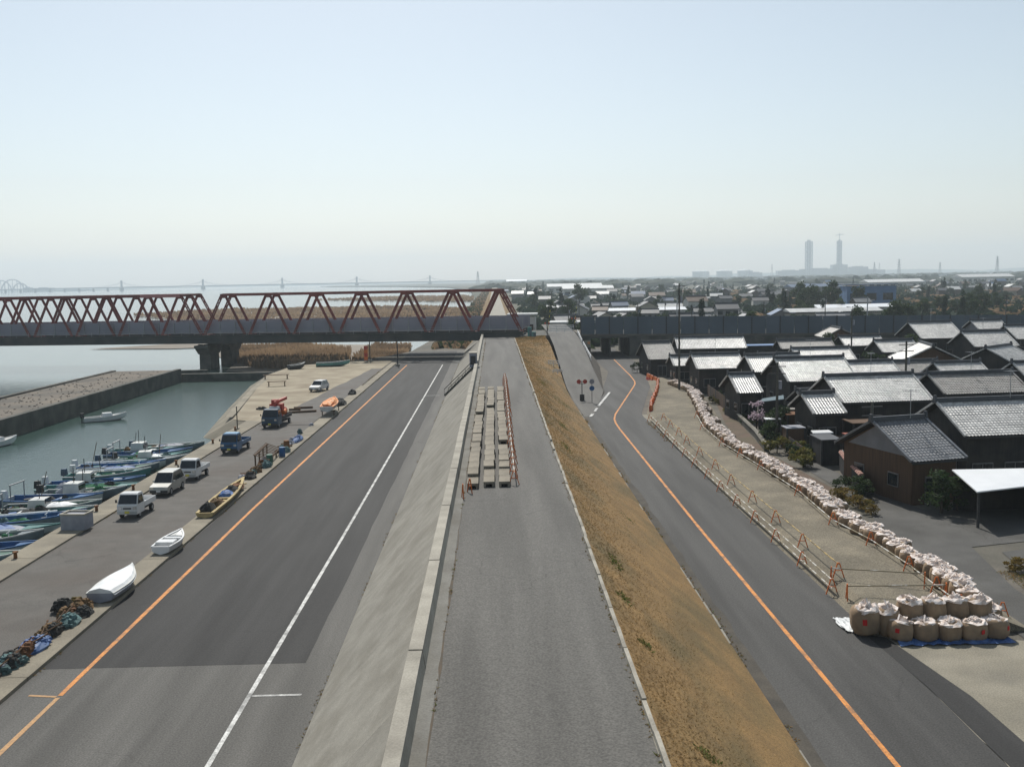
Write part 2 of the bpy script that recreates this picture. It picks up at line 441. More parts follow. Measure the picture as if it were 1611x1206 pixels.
# ramp height beside the levee, and the levee section
ramp_z = lerp_table([(136, 0.0), (146, .35), (165, 2.3), (185, 4.1), (200, 4.75), (210, 5.0), (300, 5.0)])
crown_z = lerp_table([(207.5, 4.5), (209.5, 3.3), (236, 3.3), (240, 4.5)])
lev = MB()
ys = [-60, 0] + list(range(20, 120, 10)) + list(range(120, 200, 2)) + [200, 207.5, 209.5, 222, 236, 240, 300, 500, 900, 1600, 2600]
prev = None
for y in ys:
    cz = crown_z(y)
    foot = 0 if y > 205 else ramp_z(y)
    row = [(-7.2, y, -.02), (-2.85, y, cz), (4.1, y, cz), (10.35, y, min(foot, cz) - .0)]
    if prev:
        b = len(lev.v)
        lev.add(prev + row, [(0, 1, 5, 4), ], 0 if y < 300 else 1)
        lev.add(prev + row, [(1, 2, 6, 5)], 0 if y < 300 else 1)
        for k in range(6):
            f0, f1 = k / 6, (k + 1) / 6
            L2 = lambda r, f: tuple(r[2][j] + (r[3][j] - r[2][j]) * f for j in range(3))
            lev.add([L2(prev, f0), L2(prev, f1), L2(row, f1), L2(row, f0)], [(0, 1, 2, 3)], 1)
    prev = row
struct('levee', lev, [M_conc, M_grass])

# crown road, sloping revetment slabs, parapet, kerb stones
struct('levee_road', strip(MB(), -2.42, 3.95, -40, 207, 4.508, 3, .05, 3), M_asph_levee)
struct('levee_road_far', strip(MB(), -2.6, 3.9, 240, 2500, 4.508, 50), M_conc_light)
rev = tag(link('revetment', None), kind='structure')
nsl = Vector((-4.5, 0, 4.35)).normalized()
for i in range(26):
    y0, y1 = -40 + i * 9.6, -40 + (i + 1) * 9.6 - .012
    if y0 > 206: break
    y1 = min(y1, 207)
    o1 = nsl * .06
    a = Vector((-7.22, 0, 0)); c = Vector((-2.87, 0, 4.5))
    mb = MB()
    for (ya, yb) in ((y0, y1),):
        p = []
        for q in (a, c):
            for y in (ya, yb):
                p.append((q.x, y, q.z)); p.append((q.x + o1.x, y, q.z + o1.z))
        mb.add([p[1], p[3], p[7], p[5], p[0], p[2], p[6], p[4]],
               [(0, 3, 2, 1), (0, 4, 7, 3), (1, 2, 6, 5), (0, 1, 5, 4), (3, 7, 6, 2)])
    mb.build('concrete_slab', M_conc, rev)
par = thing('parapet_wall', 'low concrete parapet along the river side of the levee road', 'wall')
y = -40.0
i = 0
while y < 206:
    if not (136 < y < 141):
        L_ = 9.9
        if y < 136 < y + L_: L_ = 136 - y
        x = -2.68 + .01 * math.sin(i * 2.1)
        mb = MB(); mb.box((x, y + L_ / 2, 4.8), (.62, L_ - .02, .64), 0, 0, (.7, 1))
        mb.build('wall_panel', M_conc_light, par)
    i += 1
    y += 10 if not (y < 136 < y + 10) else (141 - y)
kerb = tag(link('kerb', None), kind='structure')
km = [MB().box((0, 0, 0), (.15, 1.96, .2), 0, 0, (.85, .995)).mesh('kerb_stone', M_conc_light), MB().box((0, 0, 0), (.14, 1.9, .12), 0, 0, (.7, .97)).mesh('kerb_stone', M_conc)]
for i in range(110):
    yy = -20 + i * 2.0
    if yy > 204: break
    if rnd.random() < .07 and yy > 40: continue
    o = link('kerb_stone', km[0], kerb, (4.0 + .03 * noise1(yy * .3, 5), yy, 4.54 + rnd.uniform(-.02, .02)), rnd.uniform(-.015, .015))
foot_kerb = tag(link('kerb_foot', None), kind='structure')
for i in range(85):
    yy = -20 + i * 2.0
    if yy > 122: break
    if rnd.random() < .45: continue
    link('kerb_stone', km[1], foot_kerb, (10.28 + .06 * noise1(yy * .3, 9), yy, .03 + rnd.uniform(-.04, .02)), rnd.uniform(-.02, .02))

# concrete gutter beside the parapet, dark ragged strip beside the landward road
struct('gutter', strip(MB(), -2.42, -1.95, -40, 206, 4.514, 2, .03, 61), mat('gutter_concrete', (.2, .195, .175), (.155, .15, .135), .6, .9, c3=(.11, .1, .08), scale3=.5, fac3=.6, fine=.15))
struct('weed_line', strip(MB(), -1.94, -1.9, -40, 206, 4.516, 1, .05, 63), mat('weedy_seam', (.11, .085, .06), (.085, .075, .06), 1.5, .95))
struct('earth_gutter', strip(MB(), 10.33, 10.85, -40, 121, .012, 1.5, .12, 65), mat('damp_earth', (.06, .055, .047), (.09, .08, .065), .7, .95, fine=.2))

# grass on the landward slope
gb = MB()
def slope_pt(u, y):
    """point on the grass slope, u 0..1 from crown to foot"""
    f = ramp_z(y)
    return (4.15 + 6.1 * u, y, 4.5 + (f - 4.5) * u)
for k in range(70000):
    y = 16 + 190 * (rnd.random() ** 1.9)
    u = rnd.random()
    x, yy, z = slope_pt(u, y)
    h = rnd.uniform(.008, .03) * (1 + y / 90); a = rnd.uniform(0, 6.28); wd = rnd.uniform(.008, .018) * (1 + y / 30)
    dx, dy = math.cos(a) * wd, math.sin(a) * wd
    lx, ly = rnd.uniform(-.12, .12), rnd.uniform(-.12, .12)
    gb.add([(x - dx, yy - dy, z - .01), (x + dx, yy + dy, z - .01), (x + lx, yy + ly, z + h)], [(0, 1, 2)])
tag(gb.build('dry_grass', M_blade), 'short dry brown grass covering the landward levee slope', 'grass', kind='stuff')
def grass_tufts(name, label, spots, material, hmin, hmax, n=140):
    mb = MB()
    for (cx, cy, cz, r, ry) in spots:
        for k in range(int(n * (.4 + r * ry * .6))):
            a = rnd.uniform(0, 6.28); q = rnd.random()
            x, y = cx + math.cos(a) * r * q, cy + math.sin(a) * ry * q
            z = slope_pt((x - 4.15) / 6.1, y)[2] if cz is None else cz
            h = rnd.uniform(hmin, hmax); b = rnd.uniform(0, 6.28); wd = rnd.uniform(.03, .07)
            mb.add([(x - math.cos(b) * wd, y - math.sin(b) * wd, z - .02), (x + math.cos(b) * wd, y + math.sin(b) * wd, z - .02),
                    (x + rnd.uniform(-.1, .1), y + rnd.uniform(-.1, .1), z + h)], [(0, 1, 2)])
    return tag(mb.build(name, material), label, 'grass', kind='stuff')
grass_tufts('green_grass', 'green grass patches on the brown levee slope',
            [(8.3, 117, None, 1.6, 6), (6.0, 128, None, .9, 5), (4.9, 38, None, .35, .8), (5.0, 33.2, None, .3, .5), (5.6, 26, None, .35, .45), (5.2, 44, None, .35, 1.4), (8.0, 60, None, .6, 1.2), (5.3, 75, None, .5, 2.2), (6.0, 90, None, .5, 2.5)], M_green, .03, .09)

ew_ = MB()
for (xe, jit_, y0_, y1_, z_, n_) in ((-7.28, .06, 20, 200, .0, 700), (-20.02, .04, 25, 190, .02, 400), (-21.6, .08, 25, 190, .02, 900), (3.88, .04, 18, 200, 4.51, 600), (-1.93, .03, 18, 200, 4.515, 400), (17.3, .16, 48, 118, .01, 900), (10.4, .08, 20, 120, .015, 900), (28.0, .35, 44, 58, .01, 1500), (-28.3, .1, 30, 112, .05, 400), (24.2, .25, 47, 70, .01, 500)):
    for _ in range(n_):
        t_ = rnd.random(); y = y0_ + (y1_ - y0_) * t_
        if noise1(y * .35, int(xe * 10)) < -.1: continue
        x = xe + rnd.gauss(0, jit_)
        for _k in range(3):
            a = rnd.uniform(0, 6.28); wd_ = rnd.uniform(.01, .022) * (1 + y / 60); h_ = rnd.uniform(.02, .08)
            ew_.add([(x - math.cos(a) * wd_, y - math.sin(a) * wd_, z_), (x + math.cos(a) * wd_, y + math.sin(a) * wd_, z_), (x + rnd.uniform(-.12, .12), y + rnd.uniform(-.12, .12), z_ + h_)], [(0, 1, 2)], 0 if rnd.random() < .75 else 1)
tag(ew_.build('edge_weeds', [M_blade, M_green]), 'sparse dry weeds growing along kerbs and pavement edges', 'weeds', kind='stuff')

# riverside road (old surface, newer dark overlay), lines
struct('riverside_road', strip(MB(), -20.05, -7.22, -60, 236, .004, 3), M_asph_old)
struct('new_asphalt', strip(MB(), lambda y: -20.02, lambda y: -8.55 - .3 * max(0, (y - 45)) / 150, 42.2, 234, .010, 3, .05, 11), M_asph_dark)
def paint(name, pts, wd, z, material, step=1.5):
    """painted line along a polyline, slightly ragged"""
    mb = MB()
    P = [Vector((p[0], p[1], 0)) for p in pts]
    L_, R_ = [], []
    for a, b in zip(P, P[1:]):
        n = max(1, int((b - a).length / step)); d = (b - a).normalized(); s = Vector((-d.y, d.x, 0))
        for i in range(n + (b is P[-1])):
            c = a + (b - a) * (i / n)
            k = wd / 2 * (1 + .12 * noise1(c.y * .9 + c.x, 4))
            L_.append((c.x + s.x * k, c.y + s.y * k, z)); R_.append((c.x - s.x * k, c.y - s.y * k, z))
    n = len(L_)
    mb.add(L_ + R_, [(i + n, i + 1 + n, i + 1, i) for i in range(n - 1)])
    return struct(name, mb, material)
paint('white_line', [(-10.25, -40), (-10.2, 63), (-10.45, 196)], .19, .017, M_white_paint)
paint('white_line', [(-10.1, 38.8), (-8.1, 38.8)], .16, .017, M_white_paint)
paint('orange_line', [(-18.0, 39.3), (-18.15, 72), (-17.6, 197)], .22, .017, M_orange_paint)
paint('orange_line', [(-18.0, -40), (-18.0, 39.1)], .2, .017, M_orange_faded)
paint('orange_line', [(-18.1, 39.2), (-19.3, 39.4)], .16, .017, M_orange_faded)
paint('white_line', [(-8.2, 143.4), (-10.3, 143.4)], .16, .017, M_white_paint)

# raised concrete strip, quay road, quay coping, apron
cs = tag(link('concrete_strip', None), kind='structure')
for i in range(27):
    y0 = -40 + i * 9
    x0, x1 = -21.55, -20.06
    if y0 > 150: x0 = -21.2
    mb = MB(); mb.box(((x0 + x1) / 2, y0 + 4.48, .06), (x1 - x0 + .02 * noise1(i, 8), 8.96, .2), 0, 0, (.985, 1))
    mb.build('concrete_slab', M_conc_strip, cs)
struct('quay_road', strip(MB(), -28.3, -21.56, -60, 215, .003, 3, .06, 21), M_asph_quay)
cop = tag(link('quay_coping', None), kind='structure')
for i in range(31):
    y0 = -60 + i * 6
    if y0 > 114: break
    wdt = 2.0
    mb = MB(); mb.box((-29.25, y0 + 2.98, -.02), (wdt + .03 * noise1(i, 2), 5.95, .28))
    mb.build('coping_stone', M_conc_strip, cop)
qw = MB(); qw.box((-29.3, 30, -3), (1.7, 178, 5.7))
struct('quay_wall', qw, M_conc_dark)
ap = MB()
apron_poly = [(-22.5, 120), (-28.0, 118.5), (-32.4, 121.8), (-36.8, 150), (-41.6, 181), (-40.8, 200), (-30, 209.5), (-21.6, 209)]
ap.add([(x, y, .035) for x, y in apron_poly], [tuple(range(len(apron_poly)))][::1])
ap.f = [tuple(reversed(f)) for f in ap.f]
struct('apron', ap, M_apron)
sl = MB()
sl.add([(-29.5, 118.6, .03), (-32.3, 121.6, .03), (-36.7, 150, .03), (-41.5, 181, .03), (-45.5, 182, -2.3), (-41, 150, -2.3), (-36.5, 121, -2.3), (-30.5, 115, -2.3)],
       [(0, 1, 6, 7), (1, 2, 5, 6), (2, 3, 4, 5)])
struct('slipway', sl, M_conc_strip)
paint('rust_stain', [(-33.5, 124), (-38.5, 158), (-40.5, 176)], .9, .045, M_conc_strip, 3)
# track of bare quay road that crosses the apron
struct('quay_track', strip(MB(), lambda y: -27.6 + (y - 118) * .055, lambda y: -21.6, 116, 190, .041, 4, .25, 33), M_asph_quay)

# landward road, ramp, crossing
rl = lerp_table([(-60, 10.3), (116, 10.4), (122, 10.7), (140, 14.6), (160, 17.8), (175, 19.9), (260, 20.3)])
rr = lerp_table([(-60, 16.35), (49, 17.0), (119, 17.5), (140, 21.5), (156, 24.6), (172, 27.4), (260, 27.7)])
struct('landward_road', strip(MB(), rl, rr, -60, 232, .006, 2, .05, 41), M_asph_right)
paint('orange_line', [(13.3, -40), (13.2, 64), (13.45, 108), (13.55, 112), (13.8, 115.5), (14.4, 119.5), (20.8, 149.5), (21.6, 153.5), (22.1, 157.5), (22.4, 162), (22.7, 167), (24.0, 201)], .2, .014, M_orange_paint, 1.2)
rp = MB()
ra = lerp_table([(118, 10.5), (150, 10.45), (245, 11.7)])
rb = lerp_table([(118, 11.6), (130, 13.4), (143, 15.6), (160, 15.8), (245, 17.8)])
strip(rp, ra, rb, 118, 252, lambda y: ramp_z(y) + .02, 2)
struct('ramp_road', rp, M_asph_levee)
rs = MB()
pp = None
for y in range(136, 252, 4):
    z = ramp_z(y) + .015
    row = [(rb(y) - .02, y, z), (max(rb(y) + z * .75, rb(y)), y, -.02)]
    if pp: rs.add(pp + row, [(0, 1, 3, 2)])
    pp = row
struct('ramp_bank', rs, mat('bank_earth', (.12, .1, .08), (.085, .075, .06), .5, .95, c3=(.06, .055, .045), scale3=.2, fac3=.7, fine=.2))
paint('stop_line', [(13.2, 127.5), (16.4, 142.6)], .34, .06, M_white_paint)
paint('stop_line', [(12.2, 122.3), (12.8, 125.4)], .3, .06, M_white_paint)
paint('stop_line', [(11.2, 117.6), (11.7, 120)], .34, .06, M_white_paint)
# shoulder, lot, sandy yard, lane, village yard
struct('road_shoulder', strip(MB(), lambda y: rr(y) - .05, lambda y: rr(y) + 1.1, -60, 119, .002, 2, .18, 51), M_sand)
ds = MB(); ds.add([(17.2, -60, .010), (18.2, -60, .010), (18.3, 30, .010), (18.3, 37, .010), (17.5, 43.5, .010), (16.7, 44, .010), (17.0, 38, .010), (16.9, 30, .010)], [tuple(range(8))])
struct('old_pavement', ds, M_asph_dark)
sy = MB(); sy.add([(17.5, -60, .0), (60, -60, .0), (60, 39, .0), (24.2, 42.5, .0), (17.3, 44.6, .0)], [(0, 1, 2, 3, 4)])
struct('sandy_yard', sy, M_sand)
ln = MB()
ln.add([(23.2, 30, .004), (26.3, 30, .004), (26.8, 50, .004), (28.4, 58, .004), (36, 60, .004), (60, 62, .004), (60, 66.5, .004), (30, 67.5, .004), (26.3, 69, .004),
        (24.9, 64, .004), (24.0, 56, .004), (23.6, 44, .004)], [tuple(range(12))])
ln.add([(26.3, 68.6, .003), (29.6, 67.6, .003), (28.2, 82, .003), (28.4, 90, .003), (26.8, 90, .003), (26.2, 82, .003)], [tuple(range(6))])
ln.add([(28.6, 40, .005), (60, 38, .005), (60, 60, .005), (36, 58.4, .005), (29.6, 56.8, .005), (28.4, 50, .005)], [tuple(range(6))])
struct('village_lane', ln, M_asph_lane)

lot_l = lerp_table([(44.5, 17.9), (60, 17.9), (112, 18.4), (120, 19.2), (140, 23.2), (158, 25.2)])
lot_r = lerp_table([(45.4, 23.2), (48.2, 23.26), (51.9, 23.42), (57.1, 23.33), (62.1, 22.75), (70.7, 23.25), (80.5, 23.05), (92.2, 22.59), (102.6, 22.95), (111.6, 24.12), (125.0, 26.04), (138.5, 27.63), (147.8, 26.59)])
LOT_Z = .5
lt = MB(); pp = None
for i in range(39):
    y = 43.9 + i * 3
    xl, xr = lot_l(y), lot_r(y)
    row = [(xl - .95, y, -.01), (xl, y, LOT_Z), ((xl + xr) / 2, y, LOT_Z + .03 * noise1(i, 3)), (xr, y, LOT_Z), (xr + 1.3, y, -.02)]
    if pp: lt.add(pp + row, [(j, j + 1, j + 6, j + 5) for j in range(4)])
    else: lt.add([(xl - .95, y - .02, -.02), (xr + 1.3, y - .02, -.02)] + row, [(0, 1, 6, 5, 4, 3, 2)])
    pp = row
struct('gravel_lot', lt, M_gravel)

# breakwater, end wall, mud bank, reed beds
bw = MB()
for i in range(20):
    ya, yb = -120 + i * 15.6, -120 + (i + 1) * 15.6
    bw.box((-67.2, (ya + yb) / 2, -2.6), (13.2 + .2 * noise1(i, 6), 15.6, 5.9), 0)
    bw.box((-61.0, (ya + yb) / 2, -2.2), (.9, 15.58, 5.6), 1)
    bw.box((-73.4, (ya + yb) / 2, -2.2), (.8, 15.58, 5.55 + .1 * noise1(i, 9)), 1)
tag(bw.build('breakwater', [M_bw, M_conc_dark]), 'long gravel topped breakwater with dark concrete walls beside the harbour', 'breakwater')
rub = MB()
for k in range(600):
    x, y = rnd.uniform(-72.5, -61.8), rnd.uniform(60, 190)
    s_ = rnd.uniform(.05, .16)
    rub.box((x, y, .36 + s_ * .2), (s_ * 2, s_ * 1.6, s_), 0, rnd.uniform(0, 3), (.6, .6))
tag(rub.build('rubble', M_bw), 'loose stones scattered on the breakwater top', 'stones', kind='stuff')
ew = MB(); ew.box((-53, 193.2, -2.1), (20, 1.2, 3.2)); ew.box((-66, 204, -2.2), (14, 1.2, 3.0))
tag(ew.build('harbour_end_wall', M_conc_dark), 'low dark concrete wall closing the far end of the harbour', 'wall')
mb = MB()
mud = [(-122, 300), (-108, 297), (-95, 294), (-78, 298), (-74, 312), (-86, 330), (-104, 318)]
mb.add([(x, y, -1.85) for x, y in mud] + [(-96, 308, -1.6)], [(i, (i + 1) % 7, 7) for i in range(7)])
mud2 = [(-58, 214), (-44, 205), (-28, 214), (-22, 240), (-24, 290), (-50, 300), (-78, 290), (-74, 262), (-62, 240)]
mb.add([(x, y, -1.9) for x, y in mud2] + [(-45, 255, -1.3)], [(i, (i + 1) % 9, 9) for i in range(9)])
mud3 = [(-130, 470), (-60, 440), (-20, 430), (-15, 640), (-60, 720), (-190, 730), (-230, 640)]
mb.add([(x, y, -1.9) for x, y in mud3] + [(-90, 580, -1.3)], [(i, (i + 1) % 7, 7) for i in range(7)])
mud4 = [(-60, 900), (-20, 860), (-20, 1150), (-120, 1200), (-200, 1100)]
mb.add([(x, y, -1.9) for x, y in mud4] + [(-80, 1040, -1.2)], [(i, (i + 1) % 5, 5) for i in range(5)])
struct('mud_flat', mb, M_mud)
def in_poly(x, y, poly):
    c = False; j = len(poly) - 1
    for i in range(len(poly)):
        if (poly[i][1] > y) != (poly[j][1] > y) and x < (poly[j][0] - poly[i][0]) * (y - poly[i][1]) / (poly[j][1] - poly[i][1]) + poly[i][0]:
            c = not c
        j = i
    return c
def reed_bed(label, poly, n, h0, h1, wd):
    mb = MB()
    xs = [p[0] for p in poly]; yy = [p[1] for p in poly]
    k = 0
    while k < n:
        x, y = rnd.uniform(min(xs), max(xs)), rnd.uniform(min(yy), max(yy))
        if not in_poly(x, y, poly): continue
        if noise1(x * .12, 1) + noise1(y * .09, 2) < -1.0: continue
        k += 1
        h = rnd.uniform(h0, h1) * (1 + .25 * noise1(x * .2, 3)); a = rnd.uniform(0, 3.14); w_ = rnd.uniform(.6, 1.2) * wd
        z = -1.75
        lx = rnd.uniform(-.35, .35)
        mb.add([(x - w_ * math.cos(a), y - w_ * math.sin(a), z), (x + w_ * math.cos(a), y + w_ * math.sin(a), z),
                (x + w_ * .7 * math.cos(a) + lx, y + w_ * .7 * math.sin(a), z + h * .8), (x + lx * 1.4, y, z + h), (x - w_ * .7 * math.cos(a) + lx, y, z + h * .75)], [(0, 1, 2, 3, 4)])
    tag(mb.build('reeds', M_reed), label, 'reeds', kind='stuff')
reed_bed('brown dry reeds under the red bridge', [(-60, 232), (-52, 217), (-40, 212), (-33, 216), (-34, 232), (-38, 262), (-60, 292), (-76, 286), (-68, 255)], 8000, .9, 1.9, .22)
reed_bed('brown dry reeds beside the apron', [(-32, 216), (-25, 226), (-22, 250), (-24, 285), (-34, 285), (-34, 240)], 2400, .8, 1.7, .22)
reed_bed('wide brown reed bed beyond the red bridge', mud3, 9000, 1.0, 2.0, .8)
reed_bed('far brown reed bed along the river', mud4, 2500, 1.0, 2.0, 1.5)

# ---------------------------------------------------------------- the red railway bridge
BU = Vector((-1, .14, 0)).normalized()          # along the bridge, away from the levee
BN = Vector((.14, 1, 0)).normalized()           # across it, away from the camera
B0 = Vector((5.8, 211.2, 0))
SPAN, NP = 70.9, 7
ZB, ZT = 5.35, 14.3
def bp_(s, t, z):
    p = B0 + BU * s + BN * t
    return (p.x, p.y, z)
def truss_span(s0, t0, label, faded=False):
    T = thing('truss_span', label, 'truss bridge', bp_(s0 + SPAN / 2, t0 + 2.6, 0), 0, 'red truss spans of the railway bridge')
    org = Vector(T.location)
    def P(s, t, z): return Vector(bp_(s0 + s, t0 + t, z)) - org
    pl = SPAN / NP
    for pi, t in enumerate((0, 5.2)):
        MB().bar(P(.3, t, ZB), P(SPAN - .3, t, ZB), .45, .5).build('bottom_chord', M_girder, T)
        MB().bar(P(pl / 2 - .3, t, ZT), P(SPAN - pl / 2 + .3, t, ZT), .5, .55).build('top_chord', M_bridge_red, T)
        if faded and pi == 0:  # paler pink bar over one end of the near top chord
            MB().bar(P(pl / 2 - .2, t - .03, ZT + .02), P(pl / 2 + 9, t - .03, ZT + .02), .64, .74).build('repainted_chord', M_bridge_pink, T)
        for k in range(NP):
            a = .3 if k == 0 else k * pl + .55
            b = SPAN - .3 if k == NP - 1 else (k + 1) * pl - .55
            mid = (k + .5) * pl
            w1 = .56 if k == 0 else .38
            w2 = .56 if k == NP - 1 else .38
            for (u0, u1, ww) in ((a, mid - .5, w1), (b, mid + .5, w2)):
                mb = MB()
                p, q = P(u0, t, ZB + .3), P(u1, t, ZT - .3)
                off = Vector((BU.x, BU.y, 0)) * (ww * .42)
                mb.bar(p - off, q - off, .1, .3); mb.bar(p + off, q + off, .1, .3)
                n = 9
                for i in range(n):
                    c0 = p + (q - p) * (i / n); c1 = p + (q - p) * ((i + 1) / n)
                    mb.bar(c0 - off if i % 2 else c0 + off, c1 + off if i % 2 else c1 - off, .06, .2)
                mb.build('diagonal', M_bridge_red, T)
            MB().box(P(mid, t - .02, ZT - .25), (1.4, .42, .9), 0, math.atan2(BU.y, BU.x)).build('gusset_plate', M_bridge_red, T)
    for k in range(NP):
        mid = (k + .5) * pl
        MB().bar(P(mid, 0, ZT + .1), P(mid, 5.2, ZT + .1), .35, .4).build('top_strut', M_bridge_red, T)
        if k < NP - 1:
            MB().bar(P(mid, 0, ZT), P(mid + pl, 5.2, ZT), .22, .25).build('top_brace', M_bridge_red, T)
            MB().bar(P(mid, 5.2, ZT), P(mid + pl, 0, ZT), .22, .2).build('top_brace', M_bridge_red, T)
    for k in range(NP + 1):
        MB().bar(P(min(max(k * pl, .4), SPAN - .4), 0, ZB - .1), P(min(max(k * pl, .4), SPAN - .4), 5.2, ZB - .1), .4, .7).build('floor_beam', M_bridge_red, T)
    return T
truss_span(0, 0, 'red steel truss span over the riverside road, ending at the levee')
truss_span(SPAN, 0, 'red steel truss span over the river with pale repainted top chord beside the pier', True)
truss_span(SPAN + 3, 11.5, 'second red truss span over the river behind the near one')
ang = math.atan2(-BU.y, -BU.x)
def bridge_deck(t0, label):
    T = thing('bridge_deck', label, 'bridge deck', bp_(SPAN, t0 + 2.6, 0), 0, 'decks of the railway bridge')
    org = Vector(T.location)
    def P(s, t, z): return Vector(bp_(s, t0 + t, z)) - org
    for t in (-.75, 5.9):
        MB().bar(P(-.2, t, 4.55), P(2 * SPAN, t, 4.55), .4, 1.7).build('girder', M_girder, T)
        MB().bar(P(-.2, t - .1, 5.46), P(2 * SPAN, t - .1, 5.46), .8, .1).build('walkway', M_conc_dark, T)
    MB().bar(P(-.2, 2.6, 4.9), P(2 * SPAN, 2.6, 4.9), 6.2, .5).build('track_bed', M_girder, T)
    pm = MB().box((0, 0, 0), (3.46, .08, 2.5)).mesh('barrier_panel', M_barrier)
    pm2 = MB().box((0, 0, 0), (.12, .16, 2.6)).mesh('post', M_steel)
    for i in range(int(2 * SPAN / 3.545)):
        for t in (.9, 4.9):
            o = link('barrier_panel', pm, T, P(i * 3.545 + 1.77, t, 7.1), ang)
        link('post', pm2, T, P(i * 3.545, .78, 7.1), ang)
    for t in (1.6, 3.2):
        MB().bar(P(-.2, t, 5.25), P(2 * SPAN, t, 5.25), .12, .18).build('rail', M_rust, T)
    for i in range(int(2 * SPAN / 3)):
        MB().bar(P(i * 3.0 + .5, -1.12, 5.5), P(i * 3.0 + .5, -1.12, 6.5), .06).build('railing_post', M_steel, T)
    for z in (6.1, 6.5):
        MB().bar(P(0, -1.12, z), P(2 * SPAN, -1.12, z), .05).build('hand_rail', M_steel, T)
bridge_deck(0, 'dark girder deck with lilac grey side panels on the near side of the bridge')
bridge_deck(11.5, 'dark girder deck with lilac grey side panels behind the near bridge')
def pier(s, t, label):
    o = thing('bridge_pier', label, 'bridge pier', bp_(s, t, -4), ang, 'piers of the railway bridge')
    mb = MB(); mb.box((0, 0, 3.3), (2.7, 4.6, 6.6), 0, 0, (.96, .96)); mb.build('shaft', M_conc_dark, o)
    mb = MB(); mb.box((0, 0, 6.0), (2.7, 5.4, 1.4), 0, 0, (1.12, 1.5)); mb.box((0, 0, 6.99), (3.2, 8.4, .6)); mb.build('pier_cap', M_conc_dark, o)
    for x in (-1.2, 1.2):
        for y in (-2.6, 2.6):
            MB().box((x * .7, y, 7.4), (.7, .9, .24)).build('bearing', M_dark, o)
pier(SPAN, 2.6, 'dark concrete pier with hammerhead cap standing nearer the harbour end wall')
pier(SPAN, 14.1, 'dark concrete pier standing behind the hammerhead pier')
pier(2 * SPAN, 2.6, 'dark concrete pier in the river under the near truss')
pier(2 * SPAN, 14.1, 'dark concrete pier in the river under the second truss')
ab = MB(); ab.box((9.5, 219.5, 2.2), (8.2, 22, 5.0)); ab.box((4.4, 219.8, 1.6), (4.0, 19, 3.6))
tag(ab.build('bridge_abutment', M_conc_dark), 'dark concrete abutment carrying the bridge end at the levee', 'abutment')

# ---------------------------------------------------------------- railway bank on the landward side
RY = 208.0
sl_ = lambda x: -.015 * (x - 16)
emb = thing('railway_embankment', 'dark retaining wall of the railway with a road underpass', 'embankment')
def seg(x0, x1, z0f, z1f, y0, y1, name, m):
    mb = MB()
    p = [(x0, y0, z0f(x0)), (x1, y0, z0f(x1)), (x1, y1, z0f(x1)), (x0, y1, z0f(x0)), (x0, y0, z1f(x0)), (x1, y0, z1f(x1)), (x1, y1, z1f(x1)), (x0, y1, z1f(x0))]
    mb.add(p, [(0, 3, 2, 1), (4, 5, 6, 7), (0, 1, 5, 4), (1, 2, 6, 5), (2, 3, 7, 6), (3, 0, 4, 7)])
    return mb.build(name, m, emb)
zt = lambda x: 4.5 + sl_(x)
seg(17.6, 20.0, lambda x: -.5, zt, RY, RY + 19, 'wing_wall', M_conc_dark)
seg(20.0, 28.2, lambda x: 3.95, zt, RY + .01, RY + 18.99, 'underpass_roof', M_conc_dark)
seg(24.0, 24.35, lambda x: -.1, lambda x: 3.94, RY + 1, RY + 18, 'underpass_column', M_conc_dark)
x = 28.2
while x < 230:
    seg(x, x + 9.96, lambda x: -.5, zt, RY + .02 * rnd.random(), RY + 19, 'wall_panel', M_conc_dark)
    x += 10
seg(17.6, 230, lambda x: zt(x) + .003, lambda x: zt(x) + .35, RY + .3, RY + 18.7, 'track_bed', M_soil)
rb_ = thing('noise_barrier', 'long blue grey panel barrier on top of the railway retaining wall', 'barrier')
x = 18.0
while x < 228:
    z = zt(x + 1.5)
    MB().box((x + 1.5, RY + .5, z + 2.0), (2.92, .1, 4.0)).build('barrier_panel', M_barrier_blue, rb_)
    if int(x / 3) % 2 == 0:
        MB().box((x, RY + .42, z + 2.05), (.2, .2, 4.1)).build('post', M_dark, rb_)
    x += 3.0
# catenary masts on the bank and bridge
cm = MB(); cm.cyl((0, 0, 0), (0, 0, 7.5), .16, .12, 8)
mast0 = None
for (mx, my) in ((40, 218), (82, 218), (124, 218), (166, 218), (208, 218)):
    if mast0 is None:
        mast0 = thing('catenary_mast', 'slim grey overhead line mast standing on the railway bank', 'mast', (mx, my, zt(mx) + .3), 0, 'overhead line masts on the railway bank')
        cm.build('pole', M_steel, mast0)
        mb = MB(); mb.bar((0, 0, 6.8), (0, -4.2, 6.8), .1); mb.bar((0, 0, 5.8), (0, -3.0, 6.75), .07); mb.build('arm', M_steel, mast0)
    else:
        copy_tree(mast0, None, (mx, my, zt(mx) + .3))
